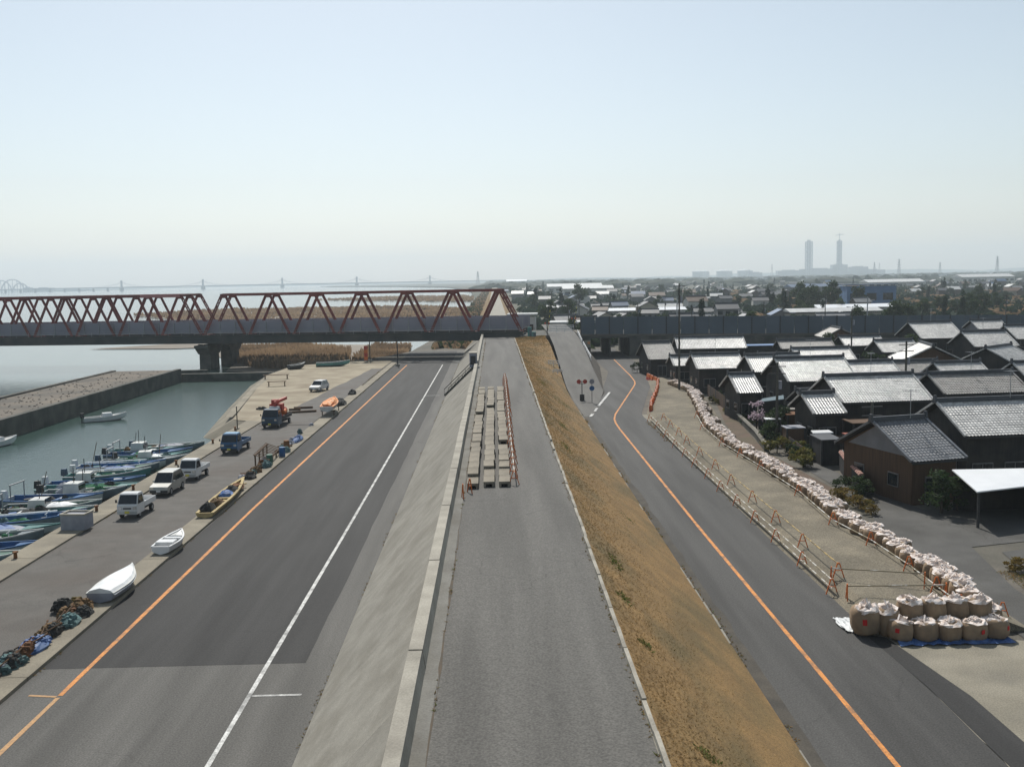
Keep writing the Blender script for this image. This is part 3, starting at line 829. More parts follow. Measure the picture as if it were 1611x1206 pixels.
# level crossing: guard rails, gate posts, cabinets
def guard_rail(p0, p1, label, n=4, h=.85, m=None):
    m = m or M_white
    a, b = Vector(p0), Vector(p1)
    o = thing('guard_rail', label, 'guard rail', a)
    for i in range(n):
        q = (b - a) * (i / (n - 1))
        MB().bar((q.x, q.y, q.z - .05), (q.x, q.y, q.z + h), .1).build('post', m, o)
    for z in (h * .55, h * .98):
        MB().bar((0, 0, z), (b.x - a.x, b.y - a.y, b.z - a.z + z), .09, .16).build('rail', m, o)
    return o
guard_rail((11.5, 212, 5.02), (16.5, 212.4, 5.02), 'white pipe guard rail at the level crossing', 4)
guard_rail((12, 226, 5.02), (18, 227, 5.02), 'white guard rail on the far side of the level crossing', 4)
guard_rail((16.3, 186, 4.2), (17.2, 207, 4.95), 'white guard rail along the top of the ramp', 8, .8)
guard_rail((16.0, 166, 2.8), (16.3, 184, 4.1), 'short white guard rail half way up the ramp', 6, .7)
guard_rail((8.6, 161.5, 2.35), (10.2, 160.5, 2.35), 'white board rail on the grass beside the ramp', 3, .9)
guard_rail((8.9, 154.0, 1.85), (10.3, 153.5, 1.85), 'second white board rail lower down the grass beside the ramp', 3, .6)
cab0 = None
for (cx, cy, cz, lab) in ((7.2, 206.4, 4.4, 'teal signal cabinet at the bridge end'), (8.0, 204.6, 4.4, 'smaller teal signal cabinet in front of the bridge end')):
    o = thing('signal_cabinet', lab, 'cabinet', (cx, cy, cz), .1)
    MB().box((0, 0, 1.15 if cab0 is None else .7), (.8, .6, 2.2 if cab0 is None else 1.3)).build('housing', M_teal, o)
    MB().box((0, 0, .04), (.95, .75, .12)).build('base', M_conc, o)
    MB().box((.1, -.32, 1.1 if cab0 is None else .7), (.5, .03, 1.4 if cab0 is None else .9)).build('door', M_teal_roof, o)
    cab0 = o
for (gx, gy, lab) in ((10.9, 207.6, 'level crossing post with yellow and black arm beside the ramp'), (18.2, 229, 'level crossing post with yellow and black arm beyond the tracks')):
    o = thing('crossing_gate', lab, 'crossing gate', (gx, gy, 4.7))
    MB().cyl((0, 0, 0), (0, 0, 3.4), .09).build('post', M_dark, o)
    for k in range(8):
        a = k / 8
        MB().bar((.1 + a * .6, 0, 1 + a * 4.4), (.1 + (a + .12) * .6, 0, 1 + (a + .12) * 4.4), .09).build('arm_band', M_plate if k % 2 else M_black, o)
    for s_ in (-.4, .4):
        MB().cyl((s_, -.1, 2.6), (s_, .1, 2.6), .2, n=10).build('lamp', M_red, o)
    MB().bar((-.5, 0, 2.6), (.5, 0, 2.6), .06).build('cross_bar', M_dark, o)

# ---------------------------------------------------------------- village houses
def tile_slope(mb, L_, D_, z0, z1, side, pw=.27, ph=.27, wave=.04):
    """wavy stepped tile courses on one slope; ridge at y=0, eave at y=side*D_"""
    nc = max(4, int(L_ / pw)); nr = max(4, int(D_ / ph))
    xs = []
    prof = (0, .85, 1, .55)
    for i in range(nc):
        for k in range(4):
            xs.append((-L_ / 2 + L_ * (i + k / 4) / nc, prof[k] * wave))
    xs.append((L_ / 2, 0))
    sl = (z0 - z1) / D_
    W = len(xs)
    pts = []; fs = []
    for r in range(nr):
        for e in (0, 1):
            t = (r + e) / nr
            lift = .03 if e == 1 else .0
            jig = rnd.uniform(-.008, .008)
            for (x, h) in xs:
                pts.append((x, side * t * D_, z1 + sl * t * D_ + h + lift + jig))
    for r in range(nr * 2 - 1):
        for i in range(W - 1):
            a = r * W + i
            fs.append((a, a + 1, a + W + 1, a + W) if side > 0 else (a + W, a + W + 1, a + 1, a))
    mb.add(pts, [f[::-1] for f in fs])

def house(label, M, L_, d, ze, rot, tile, wall, pitch=.5, win=3, gable_m=None, loc_is_eave=True, ext=0.0, ov=.55, group=None, door=True, z0=0.0):
    """tiled gable house; M = middle of the front eave; d = ridge to eave"""
    a = R(rot)
    nv = Vector((-math.sin(a), math.cos(a)))
    c = Vector(M) + nv * d if loc_is_eave else Vector(M)
    o = thing('tiled_house', label, 'house', (c.x, c.y, z0), a, group)
    zr = ze + pitch * d
    L_ += ext
    wl, wd = L_ - 2 * .45, 2 * (d - ov)
    zw = ze + pitch * ov - .12
    mb = MB(); mb.box((0, 0, zw / 2 - .1), (wl, wd, zw + .2))
    # gable triangles belong to the wall
    gx = wl / 2
    gt = zw + (pitch * (d - ov)) - .12
    mb.add([(-gx, -wd / 2, zw), (-gx, wd / 2, zw), (-gx, 0, gt), (gx, -wd / 2, zw), (gx, wd / 2, zw), (gx, 0, gt)], [(0, 2, 1), (3, 4, 5)])
    mb.build('wall', wall, o)
    if gable_m:
        mb = MB()
        for sx in (-1, 1):
            mb.add([(sx * (gx + .012), -wd / 2 * .86, zw + .05), (sx * (gx + .012), wd / 2 * .86, zw + .05), (sx * (gx + .012), 0, gt - .08)], [(0, 2, 1) if sx < 0 else (0, 1, 2)])
        mb.build('gable_plaster', gable_m, o)
    # roof board, two tile fields, ridge
    rm = MB()
    for s_ in (-1, 1):
        rm.add([(-L_ / 2, 0, zr - .1), (L_ / 2, 0, zr - .1), (L_ / 2, s_ * d, ze - .1), (-L_ / 2, s_ * d, ze - .1),
                (-L_ / 2, 0, zr - .01), (L_ / 2, 0, zr - .01), (L_ / 2, s_ * d, ze - .01), (-L_ / 2, s_ * d, ze - .01)],
               [(0, 1, 2, 3), (4, 7, 6, 5), (0, 3, 7, 4), (1, 5, 6, 2), (3, 2, 6, 7)])
    roof = rm.build('roof', M_wall_dark, o)
    for s_ in (-1, 1):
        tm = MB(); tile_slope(tm, L_ - .04, d + .04, ze, zr, s_)
        tag(tm.build('roof_tiles', tile, roof), kind='stuff')
    MB().box((0, 0, zr + .16), (L_ + .12, .34, .36), 0, 0, (1, .7)).build('ridge', M_ridge, roof)
    for s_ in (-1, 1):
        MB().box((s_ * (L_ / 2 + .08), 0, zr + .25), (.16, .5, .62), 0, 0, (1, .5)).build('ridge_end', M_ridge, roof)
        for q in (-1, 1):
            MB().bar((s_ * L_ / 2, 0, zr + .07), (s_ * L_ / 2, q * d, ze + .07), .2, .16).build('verge_tile', tile, roof)
        MB().bar((-L_ / 2, s_ * (d + .07), ze - .1), (L_ / 2, s_ * (d + .07), ze - .1), .1, .1).build('gutter', M_dark, roof)
    # openings on the front (towards -Y) and on the left gable
    two = ze > 4.4
    k = max(1, int(wl / 2.4))
    for row in ((1.25,), (1.25, 3.6))[two]:
        for i in range(k):
            x = -wl / 2 + wl * (i + .5) / k
            if door and row < 2 and i == k // 2:
                dd = MB().box((x, -wd / 2 - .02, 1.0), (1.5, .08, 2.0)).build('door', M_frame, o)
                MB().box((x - .36, -wd / 2 - .07, 1.05), (.62, .03, 1.6)).build('pane', M_glass, dd)
                MB().box((x + .36, -wd / 2 - .07, 1.05), (.62, .03, 1.6)).build('pane', M_glass, dd)
                continue
            f = MB().box((x, -wd / 2 - .02, row + .2), (1.7, .08, 1.25)).build('window', M_frame, o)
            for q in (-1, 1):
                MB().box((x + q * .41, -wd / 2 - .07, row + .2), (.74, .03, 1.08)).build('pane', M_glass, f)
    for y in (-wd / 4, wd / 4):
        f = MB().box((-wl / 2 - .02, y, 1.5), (.08, 1.2, 1.0)).build('window', M_frame, o)
        MB().box((-wl / 2 - .07, y, 1.5), (.03, 1.04, .84)).build('pane', M_glass, f)
    return o
house('two storey house with bright patterned tile roof standing nearest the blue grey barrier', (76.1, 167.6), 7.6, 5.0, 5.2, 3, M_tile, M_wall_dark)
house('house with pale tiled roof beside the tall two storey house', (78.9, 154.9), 7.2, 4.2, 4.6, 3, M_tile, M_wall_dark)
house('grey tiled house at the end of the row under the railway barrier', (93.2, 170.4), 6.0, 4.2, 4.6, 3, M_tile, M_wall_dark)
house('small pale roofed house between the two storey houses and the railway', (95.1, 188.2), 6.0, 3.0, 5.4, 3, M_tile, M_wall_grey)
house('long tiled house with wide silver roof and dark boarded front', (38.1, 95.5), 9.3, 4.3, 4.0, 5, M_tile, M_wall_dark)
house('tiled house with plain grey roof next to the wide silver roof', (49.6, 98.9), 9.2, 3.4, 4.2, 5, M_tile_b, M_wall_dark)
house('large house with high silver tile roof behind the white carport', (40.6, 73.4), 11.4, 4.2, 4.2, 6, M_tile, M_wall_dark)
house('slate grey tiled house with brown boarded gable at the lane', (31.3, 69.0), 4.6, 4.6, 3.2, 15, M_tile_d, M_wall_brown, gable_m=M_wall_grey)
house('dull corrugated shed house beside the underpass road', (27.5, 162.6), 4.7, 5.0, 3.0, 4, M_tile_b, M_wall_dark)
house('long house with mottled pale roof close to the railway wall', (39.0, 177.9), 12.4, 3.7, 3.5, -2, M_tile, M_wall_dark)
house('house with mottled silver roof behind the end of the bag row', (31.7, 138.9), 6.9, 3.5, 3.5, 2, M_tile, M_wall_dark)
house('narrow tiled house squeezed between two wide silver roofs', (35.6, 128.6), 4.2, 3.7, 3.9, 2, M_tile, M_wall_dark)
house('wide silver roofed house in the middle of the village', (38.7, 116.3), 8.6, 4.7, 3.9, 4, M_tile, M_wall_dark)
house('small tiled annex beside the blue grey lean-to', (28.6, 110.8), 2.9, 3.5, 3.3, 4, M_tile, M_wall_dark, door=False)
house('small tiled annex next to the wide silver roof', (31.3, 92.1), 3.2, 3.1, 3.4, 5, M_tile, M_wall_dark, door=False)
house('gable fronted house with brown end wall among the silver roofs', (61.4, 140.5), 9.0, 4.4, 4.0, 78, M_tile, M_wall_brown, loc_is_eave=False)
house('gable fronted cottage with grey roof below the railway barrier', (65.5, 190), 7, 3.2, 4.5, 86, M_tile_b, M_wall_brown, loc_is_eave=False)
house('low hip-high house with pale roof behind the gable fronted house', (70.5, 138.0), 8, 4.5, 3.6, 40, M_tile, M_wall_dark, loc_is_eave=False)
house('pale roofed house behind the grey roof at the village edge', (80, 135), 8, 4.2, 3.6, 60, M_tile, M_wall_dark, loc_is_eave=False)
house('brown tiled low house between the wide roof and the railway', (55.0, 128.0), 8, 3.0, 3.2, 4, M_tile_b, M_wall_dark)
house('low long storehouse with pale roof in front of the railway wall', (54.5, 172), 9.5, 2.6, 3.6, 0, M_tile_b, M_wall_dark)
house('low pale roofed house behind the mottled silver roof', (50.5, 150), 9.0, 3.4, 3.3, 2, M_tile, M_wall_dark)
house('house with pale tile roof beyond the village edge', (63, 108), 8, 4, 4.0, 5, M_tile, M_wall_dark)
house('grey roofed house behind the high silver tile roof', (54, 84), 8, 4, 4.0, 6, M_tile_d, M_wall_dark)

for (lab, M_, l_, d_, ze_, rt_, tl_, wl_) in (
        ('low annex with pale tiles behind the slate roofed house', (34.6, 79.6), 4.2, 2.4, 2.7, 8, M_tile, M_wall_dark),
        ('low annex with brown tiles behind the small tiled annex', (34.0, 101.8), 4.0, 2.6, 2.9, 6, M_tile_b, M_wall_dark),
        ('narrow tiled storehouse between the plain grey roof and its neighbour', (45.6, 88.8), 4.6, 2.6, 3.0, 5, M_tile, M_wall_dark),
        ('low silver roofed storehouse behind the plain grey roof', (47.5, 109.5), 6.5, 3.0, 3.2, 4, M_tile, M_wall_dark),
        ('silver roofed house facing the brown low house', (47.5, 121.5), 6.0, 3.4, 3.6, 4, M_tile, M_wall_dark),
        ('small pale roofed storehouse near the mottled roofs', (41.5, 141.5), 6.0, 3.0, 3.4, 2, M_tile, M_wall_dark),
        ('low tiled storehouse behind the mottled silver roof', (30.0, 150.0), 6.0, 2.6, 3.0, 3, M_tile, M_wall_dark),
        ('silver roofed house below the gable cottage', (66.0, 160.0), 6.5, 3.4, 3.6, 3, M_tile, M_wall_dark),
        ('long silver roof in front of the railway wall', (66.0, 176.0), 7.5, 3.0, 3.6, 2, M_tile, M_wall_dark),
        ('silver roofed house past the plain grey roof', (57.5, 119.0), 6.0, 3.2, 3.6, 5, M_tile, M_wall_dark)):
    house(lab, M_, l_, d_, ze_, rt_, tl_, wl_, door=False)
vy = MB(); vy.add([(29.9, 74, .0), (60, 70, .0), (110, 100, .0), (110, 206, .0), (29.5, 206, .0), (29.8, 150, .0), (31, 140, .0), (30, 118, .0), (29.2, 104, .0), (30.4, 90, .0)], [tuple(range(10))])
struct('village_yard', vy, mat('village_earth', (.055, .052, .047), (.08, .074, .066), .4, .95, c3=(.04, .042, .036), scale3=.12, fac3=.7, fine=.25))

# sheds with metal roofs
def shed(label, poly, z, m, wallm, th=.08, drop=0.0, posts=True, zwall=None):
    cx = sum(p[0] for p in poly) / len(poly); cy = sum(p[1] for p in poly) / len(poly)
    o = thing('shed', label, 'shed', (cx, cy, 0))
    pts = [(x - cx, y - cy) for x, y in poly]
    n = len(pts)
    zs = [z - drop * (1 if i in (2, 3) else 0) for i in range(n)]
    mb = MB()
    mb.add([(x, y, zz) for (x, y), zz in zip(pts, zs)] + [(x, y, zz + th) for (x, y), zz in zip(pts, zs)],
           [tuple(range(n))[::-1], tuple(range(n, 2 * n))] + [(i, (i + 1) % n, (i + 1) % n + n, i + n) for i in range(n)])
    mb.build('roof', m, o)
    inn = [(x * .93, y * .93) for x, y in pts]
    mb = MB()
    for i in range(n):
        j = (i + 1) % n
        if not posts or i in (1, 2):
            mb.add([(inn[i][0], inn[i][1], -.1), (inn[j][0], inn[j][1], -.1), (inn[j][0], inn[j][1], zs[j]), (inn[i][0], inn[i][1], zs[i])], [(0, 1, 2, 3)])
    mb.build('wall', wallm, o)
    for i, (x, y) in enumerate(inn):
        MB().bar((x, y, -.1), (x, y, zs[i] + .01), .14).build('post', M_dark, o)
    return o
shed('carport with a bright white sheet metal roof beside the lane', [(30.7, 62.2), (35.6, 63.9), (37.2, 67.4), (31.5, 67.5)], 2.35, M_metal_roof, M_wall_dark, drop=-.4)
shed('lean-to with faded blue grey roof beside the small annex', [(28.0, 105.2), (31.4, 107.4), (32.4, 111.0), (29.3, 108.2)], 2.9, M_teal_roof, M_wall_dark, posts=False)
shed('open shed with red iron roof by the lane', [(31.0, 83.6), (34.4, 83.9), (34.2, 87.6), (30.7, 87.2)], 2.3, M_red_roof, M_wall_dark)
shed('shed with pale blue roof between the village houses', [(33.8, 84.4), (37.4, 84.6), (37.4, 87.4), (33.9, 87.3)], 2.7, M_teal_roof, M_wall_dark, posts=False)
shed('storehouse with bright blue metal roof below the railway', [(45.5, 182), (54.5, 182), (54.8, 186), (46.5, 186)], 3.5, M_blue_roof, M_wall_dark, posts=False)
shed('small shed with white roof among the garden plots', [(28.6, 88.6), (30.5, 88.8), (30.6, 90.3), (28.9, 90.2)], 2.1, M_metal_roof, M_wall_dark)
shed('tiny white roofed hut behind the garden wall', [(27.0, 98.5), (28.6, 98.7), (28.6, 99.8), (27.1, 99.7)], 2.0, M_metal_roof, M_wall_dark)
shed('low shed with rusty brown roof near the plum tree', [(29.6, 100.0), (32.2, 100.2), (32.2, 102.5), (29.6, 102.3)], 2.2, M_rust, M_wall_brown, posts=False)
shed('low grey roofed shed under the wide silver roof', [(30.4, 103.2), (33.0, 103.4), (33.0, 105.2), (30.4, 105.0)], 2.3, M_tile_b, M_wall_dark, posts=False)
shed('tool shed with grey roof beside the small tiled annex', [(27.3, 92.4), (29.2, 92.6), (29.2, 94.5), (27.3, 94.3)], 2.0, M_tarp_grey, M_wall_brown, posts=False)
shed('lean-to with brown sheet roof in front of the wide silver roof', [(33.2, 91.4), (37.0, 91.7), (37.0, 94.6), (33.2, 94.3)], 2.5, M_wall_brown, M_wall_dark)
shed('little teal roofed hut at the end of the tiled wall', [(29.4, 79.8), (31.0, 80.0), (31.0, 81.6), (29.4, 81.4)], 2.1, M_teal_roof, M_wall_dark, posts=False)
shed('narrow dark roofed store beside the red roofed shed', [(27.9, 84.2), (29.8, 84.4), (29.8, 87.6), (27.9, 87.4)], 2.2, M_ridge, M_wall_dark, posts=False)
shed('open lean-to with corrugated grey roof by the slate roofed house', [(29.0, 76.9), (30.6, 77.2), (30.4, 79.2), (28.8, 78.9)], 2.2, M_tarp_grey, M_wall_brown)
for k, (x, y, z) in enumerate(((31.0, 73.4, 5.6), (40.6, 77.4, 6.5), (38.0, 99.8, 6.3), (49.4, 102.2, 6.0), (38.5, 120.8, 6.4), (31.6, 142.3, 5.4), (76, 172.4, 7.9), (78.6, 159, 6.8))):
    o = thing('tv_aerial', 'thin television aerial on the ridge of the ' + ['slate roofed house', 'high silver roof', 'wide silver roof', 'plain grey roof', 'roof in mid village', 'mottled roof by the bag row', 'two storey house', 'house beside the two storey one'][k], 'aerial', (x, y, z), R(k * 37))
    MB().cyl((0, 0, 0), (0, 0, 2.2), .03, n=6).build('mast', M_steel, o)
    for q_ in range(5): MB().bar((-.5 + q_ * .25, -.35, 2.1), (-.5 + q_ * .25, .35, 2.1), .025).build('element', M_steel, o)
    MB().bar((-.6, 0, 2.1), (.6, 0, 2.1), .03).build('boom', M_steel, o)
def board_fence(label, a, b, h):
    A, B = Vector((a[0], a[1], 0)), Vector((b[0], b[1], 0))
    o = thing('board_fence', label, 'fence', A)
    n = max(4, int((B - A).length / .35)); rz = math.atan2(B.y - A.y, B.x - A.x)
    for i in range(n):
        c = (B - A) * ((i + .5) / n)
        MB().box((c.x, c.y, h / 2 - .05), ((B - A).length / n * .94, .05, h + .1 + rnd.uniform(-.06, .06)), 0, rz).build('board', M_wall_brown if rnd.random() < .5 else M_wall_dark, o)
board_fence('weathered board fence along the gardens behind the bags', (26.9, 86), (27.4, 92), 1.4)
board_fence('weathered board fence beside the plum tree', (27.8, 100.5), (29.2, 100.2), 1.3)
board_fence('dark board fence in front of the small tiled annex', (29.4, 91.2), (32.8, 91.0), 1.5)
board_fence('dark board fence between the mottled silver roof and the bags', (28.2, 120), (29.2, 136), 1.6)

# garden walls
def garden_wall(label, pts, h, m, capm):
    o = thing('garden_wall', label, 'wall', (pts[0][0], pts[0][1], 0))
    for a, b in zip(pts, pts[1:]):
        A = Vector((a[0] - pts[0][0], a[1] - pts[0][1], h / 2 - .1)); B = Vector((b[0] - pts[0][0], b[1] - pts[0][1], h / 2 - .1))
        MB().bar(A, B, .22, h + .2).build('wall_panel', m, o)
        n = max(2, int((B - A).length / .6))
        for i in range(n):
            c = A + (B - A) * ((i + .5) / n)
            MB().box((c.x, c.y, h + .09), (.42, .5, .16), 0, math.atan2(B.y - A.y, B.x - A.x) + math.pi / 2, (.5, 1)).build('cap_tile', capm, o)
garden_wall('dark boarded wall with terracotta tiled cap beside the bag row', [(29.0, 82.5), (28.0, 78.0), (27.1, 72.5)], 1.5, M_wall_dark, M_brick_cap)
garden_wall('grey stone retaining wall of the village gardens', [(25.2, 92), (26.4, 100), (27.2, 108), (28.2, 118)], .7, M_conc_dark, M_conc)

# ---------------------------------------------------------------- vehicles
def extrude_profile(mb, prof, hw):
    """side profile [(y, z, width_scale)] swept across X with half-width hw"""
    n = len(prof)
    l = [(-hw * s, y, z) for y, z, s in prof]; r = [(hw * s, y, z) for y, z, s in prof]
    mb.add(l + r, [tuple(range(n)), tuple(range(2 * n - 1, n - 1, -1))] + [(i, i + n, (i + 1) % n + n, (i + 1) % n) for i in range(n)])
    mb.f[-n - 2:] = [tuple(reversed(f)) for f in mb.f[-n - 2:]]
    return mb
def wheel(o, x, y, r, w=.17):
    t = MB().cyl((x - w / 2, y, r), (x + w / 2, y, r), r, n=16).build('wheel', M_black, o)
    MB().cyl((x - w / 2 - .012, y, r), (x + w / 2 + .012, y, r), r * .58, n=12).build('rim', M_steel, t)
def quad_on(o, name, m, pts, parent=None):
    """thin glass-like panel"""
    a, b, c, d = [Vector(p) for p in pts]
    n = (b - a).cross(d - a).normalized() * .012
    MB().add([a + n, b + n, c + n, d + n, a - n, b - n, c - n, d - n], [(0, 1, 2, 3), (7, 6, 5, 4), (0, 4, 5, 1), (1, 5, 6, 2), (2, 6, 7, 3), (3, 7, 4, 0)]).build(name, m, parent or o)
def truck(label, loc, rz, paint, L_=3.4, W=1.48, H=1.78, cab=1.28, bedm=None, roofm=None, group=None):
    o = thing('flatbed_truck', label, 'truck', loc, rz, group)
    f = -L_ / 2; k = H / 1.78; hw = W / 2
    prof = [(f + .03, .34, .97), (f - .02, .55, 1), (f - .02, .98 * k, 1), (f + .05, 1.04 * k, .99), (f + .40 * k, H - .07, .88), (f + .52 * k, H, .84),
            (f + cab - .1, H - .01, .84), (f + cab, H - .1, .87), (f + cab, 1.0 * k, 1), (f + cab, .34, .97)]
    extrude_profile(MB(), prof, hw).build('cab', paint, o)
    if roofm: MB().box((0, f + .9 * k, H + .015), (W * .82, cab * .55, .05), 0, 0, (.95, .95)).build('cab_roof', roofm, o)
    quad_on(o, 'windscreen', M_glass, [(-hw * .9, f + .055, 1.07 * k), (hw * .9, f + .055, 1.07 * k), (hw * .82, f + .375 * k, H - .12), (-hw * .82, f + .375 * k, H - .12)])
    for s_ in (-1, 1):
        quad_on(o, 'side_window', M_glass, [(s_ * hw * 1.0, f + .2, 1.07 * k), (s_ * hw * 1.0, f + cab - .18, 1.07 * k), (s_ * hw * .885, f + cab - .2, H - .16), (s_ * hw * .885, f + .5 * k, H - .16)])
        MB().box((s_ * hw * .74, f - .025, .8 * k), (.26, .07, .2)).build('headlight', M_chrome, o)
        mm = MB().box((s_ * (hw + .12), f + .18, 1.25 * k), (.12, .05, .22)).build('mirror', M_dark, o)
        MB().bar((s_ * hw * .95, f + .2, 1.15 * k), (s_ * (hw + .1), f + .18, 1.2 * k), .03).build('mirror_arm', M_dark, mm)
    MB().box((0, f - .03, .44), (W * .96, .1, .2)).build('bumper', M_dark if paint is not M_white else M_offwhite, o)
    MB().box((0, f - .09, .5), (.33, .02, .16)).build('number_plate', M_plate, o)
    MB().box((0, f - .025, .76 * k), (W * .4, .03, .1)).build('grille', M_dark, o)
    MB().box((0, .1, .42), (W * .6, L_ * .9, .18)).build('chassis', M_dark, o)
    bm = bedm or paint
    y0, y1 = f + cab + .06, L_ / 2
    zb = .66 * k
    MB().box((0, (y0 + y1) / 2, zb), (W * .98, y1 - y0, .08)).build('bed_floor', bm, o)
    for s_ in (-1, 1):
        MB().box((s_ * (hw - .03), (y0 + y1) / 2, zb + .18), (.04, y1 - y0, .32)).build('side_gate', bm, o)
    MB().box((0, y1 - .02, zb + .18), (W * .94, .04, .32)).build('tail_gate', bm, o)
    MB().box((0, y0 + .02, zb + .3), (W * .94, .04, .52)).build('bed_headboard', bm, o)
    wr = .27 * k
    for s_ in (-1, 1):
        wheel(o, s_ * (hw - .12), f + .5 * k, wr); wheel(o, s_ * (hw - .12), L_ / 2 - .65 * k, wr)
    return o
def car(label, loc, rz, paint, L_=4.0, W=1.66, H=1.5, hood=1.05, tail=.5):
    o = thing('parked_car', label, 'car', loc, rz)
    f = -L_ / 2; b = L_ / 2; hw = W / 2
    prof = [(f + .05, .28, .93), (f, .5, .96), (f + .05, .78, .95), (f + hood, .95, .97), (b - .1, .98, .97), (b, .6, .96), (b - .04, .28, .93)]
    extrude_profile(MB(), prof, hw).build('body', paint, o)
    cp = [(f + hood - .08, .93, .95), (f + hood + .55, H - .04, .8), (f + hood + .8, H, .78), (b - .55, H - .01, .78), (b - .12, .96, .93)]
    extrude_profile(MB(), cp, hw).build('roof_pillars', paint, o)
    quad_on(o, 'windscreen', M_glass, [(-hw * .88, f + hood - .06, .97), (hw * .88, f + hood - .06, .97), (hw * .77, f + hood + .52, H - .06), (-hw * .77, f + hood + .52, H - .06)])
    quad_on(o, 'rear_window', M_glass, [(hw * .85, b - .12, 1.02), (-hw * .85, b - .12, 1.02), (-hw * .74, b - .5, H - .06), (hw * .74, b - .5, H - .06)])
    for s_ in (-1, 1):
        quad_on(o, 'side_window', M_glass, [(s_ * hw * .955, f + hood + .15, 1.0), (s_ * hw * .955, b - .3, 1.0), (s_ * hw * .80, b - .62, H - .1), (s_ * hw * .80, f + hood + .68, H - .1)])
        MB().box((s_ * hw * .72, f + .03, .68), (.34, .1, .16)).build('headlight', M_chrome, o)
        MB().box((s_ * hw * .8, b - .01, .75), (.2, .06, .3)).build('tail_lamp', M_red, o)
        MB().box((s_ * (hw + .06), f + hood + .22, 1.02), (.16, .1, .12)).build('mirror', paint, o)
        wheel(o, s_ * (hw - .1), f + .72, .3); wheel(o, s_ * (hw - .1), b - .7, .3)
    MB().box((0, f + .01, .42), (W * .9, .1, .18)).build('bumper', M_dark, o)
    MB().box((0, f - .05, .46), (.33, .02, .16)).build('number_plate', M_white, o)
    return o
truck('white flatbed truck parked nearest the grey box on the quay', (-26.4, 71.9, .01), R(-3), M_white)
car('weathered silver car with bonnet parked between the two white trucks', (-26.6, 79.4, .01), R(-3), M_silver, 3.9, 1.55, 1.7, 1.0)
truck('white flatbed truck parked behind the silver car', (-26.2, 85.4, .01), R(-4), M_white)
truck('small blue truck with light blue cab roof parked at the quay edge', (-26.1, 98.9, .01), R(-4), M_blue, 4.4, 1.66, 1.95, 1.5, roofm=M_skyblue)
ct = truck('dark blue truck carrying a red crane and red tank', (-25.8, 116.4, .01), R(-6), M_navy, 5.4, 1.9, 2.15, 1.6, bedm=M_dark)
mb = MB(); mb.cyl((0, -.65, .8), (0, -.65, 2.6), .16, .13, 10); mb.box((0, -.65, 1.1), (1.7, .5, .5)); mb.build('crane_column', M_red, ct)
mb = MB(); mb.bar((0, -.7, 2.7), (.35, 2.6, 2.9), .26, .32); mb.bar((0, -.7, 2.5), (-.3, .9, 2.5), .12); mb.build('crane_boom', M_red, ct)
MB().cyl((.1, .6, 1.45), (.1, 2.2, 1.45), .5, n=14).build('tank', M_red, ct)
mb = MB(); mb.box((0, .1, 2.15), (1.5, .9, .75)); mb.box((-.2, .1, 2.75), (.7, .7, .5)); mb.build('crane_housing', M_red, ct)
MB().box((0, -.75, 2.18), (1.1, .5, .22)).build('tool_box', M_white, ct)
MB().cyl((.8, -.2, 1.5), (.8, .6, 1.6), .3, n=12).build('hose_reel', M_orange, ct)
car('white hatchback parked alone on the sandy apron', (-27.2, 152.7, .05), R(-14), M_white, 4.0, 1.7, 1.6, 1.1)
car('white small van parked in the village garden lane', (30.2, 93.6 - 5.2, 0), R(20), M_white, 3.4, 1.5, 1.75, .6)

# ---------------------------------------------------------------- boats
def hull_parts(o, L_, B_, D_, hullm, deckm, rimm, foredeck=.3, thick=.07, floor=.4):
    n = 14
    outer, inner, rimo, rimi = [], [], [], []
    for i in range(n + 1):
        t = i / n
        w = B_ / 2 * (.84 + .16 * min(1, t / .35))
        if t > .42: w *= max(.03, 1 - ((t - .42) / .58) ** 2.1)
        zs = D_ * (1 + .55 * t ** 3)
        zk = D_ * .85 * max(0, (t - .72) / .28) ** 2
        x = -L_ / 2 + L_ * t + (.0 if t < .99 else .0)
        outer.append([(x, -w, zs), (x - .05, -w * .86, zk + .3 * (zs - zk)), (x - .08, 0, zk), (x - .05, w * .86, zk + .3 * (zs - zk)), (x, w, zs)])
        wi = max(.01, w - thick)
        zd = zs - .05 if t > 1 - foredeck else zk * .5 + D_ * floor
        inner.append([(x, -wi, zs - .01), (x, -wi * .92, zd), (x, 0, zd + .03), (x, wi * .92, zd), (x, wi, zs - .01)])
        rimo.append((w, wi, zs, x))
    mb = MB(); mb.rings(outer, 0, False, False)
    mb.add(outer[0], [(0, 1, 2, 3, 4)])
    mb.build('hull', hullm, o)
    mb = MB(); mb.rings([list(reversed(r)) for r in inner], 0, False, False); mb.build('deck', deckm, o)
    mb = MB()
    for s_ in (-1, 1):
        mb.rings([[(x, s_ * (w + .03), z - .07), (x, s_ * (w + .03), z + .03), (x, s_ * max(0, wi - .02), z + .03), (x, s_ * max(0, wi - .02), z - .07)] for (w, wi, z, x) in rimo], 0, True, True)
    mb.build('gunwale', rimm, o)
    MB().box((-L_ / 2 + .06, 0, D_ * .78), (.12, B_ * .82, D_ * .44)).build('transom', hullm, o)
def outboard(o, x, z, m):
    e = MB().box((x, 0, z + .4), (.55, .45, .65), 0, 0, (.8, .8)).build('outboard_motor', m, o)
    MB().box((x - .05, 0, z - .25), (.16, .12, .8)).build('motor_leg', M_dark, e)
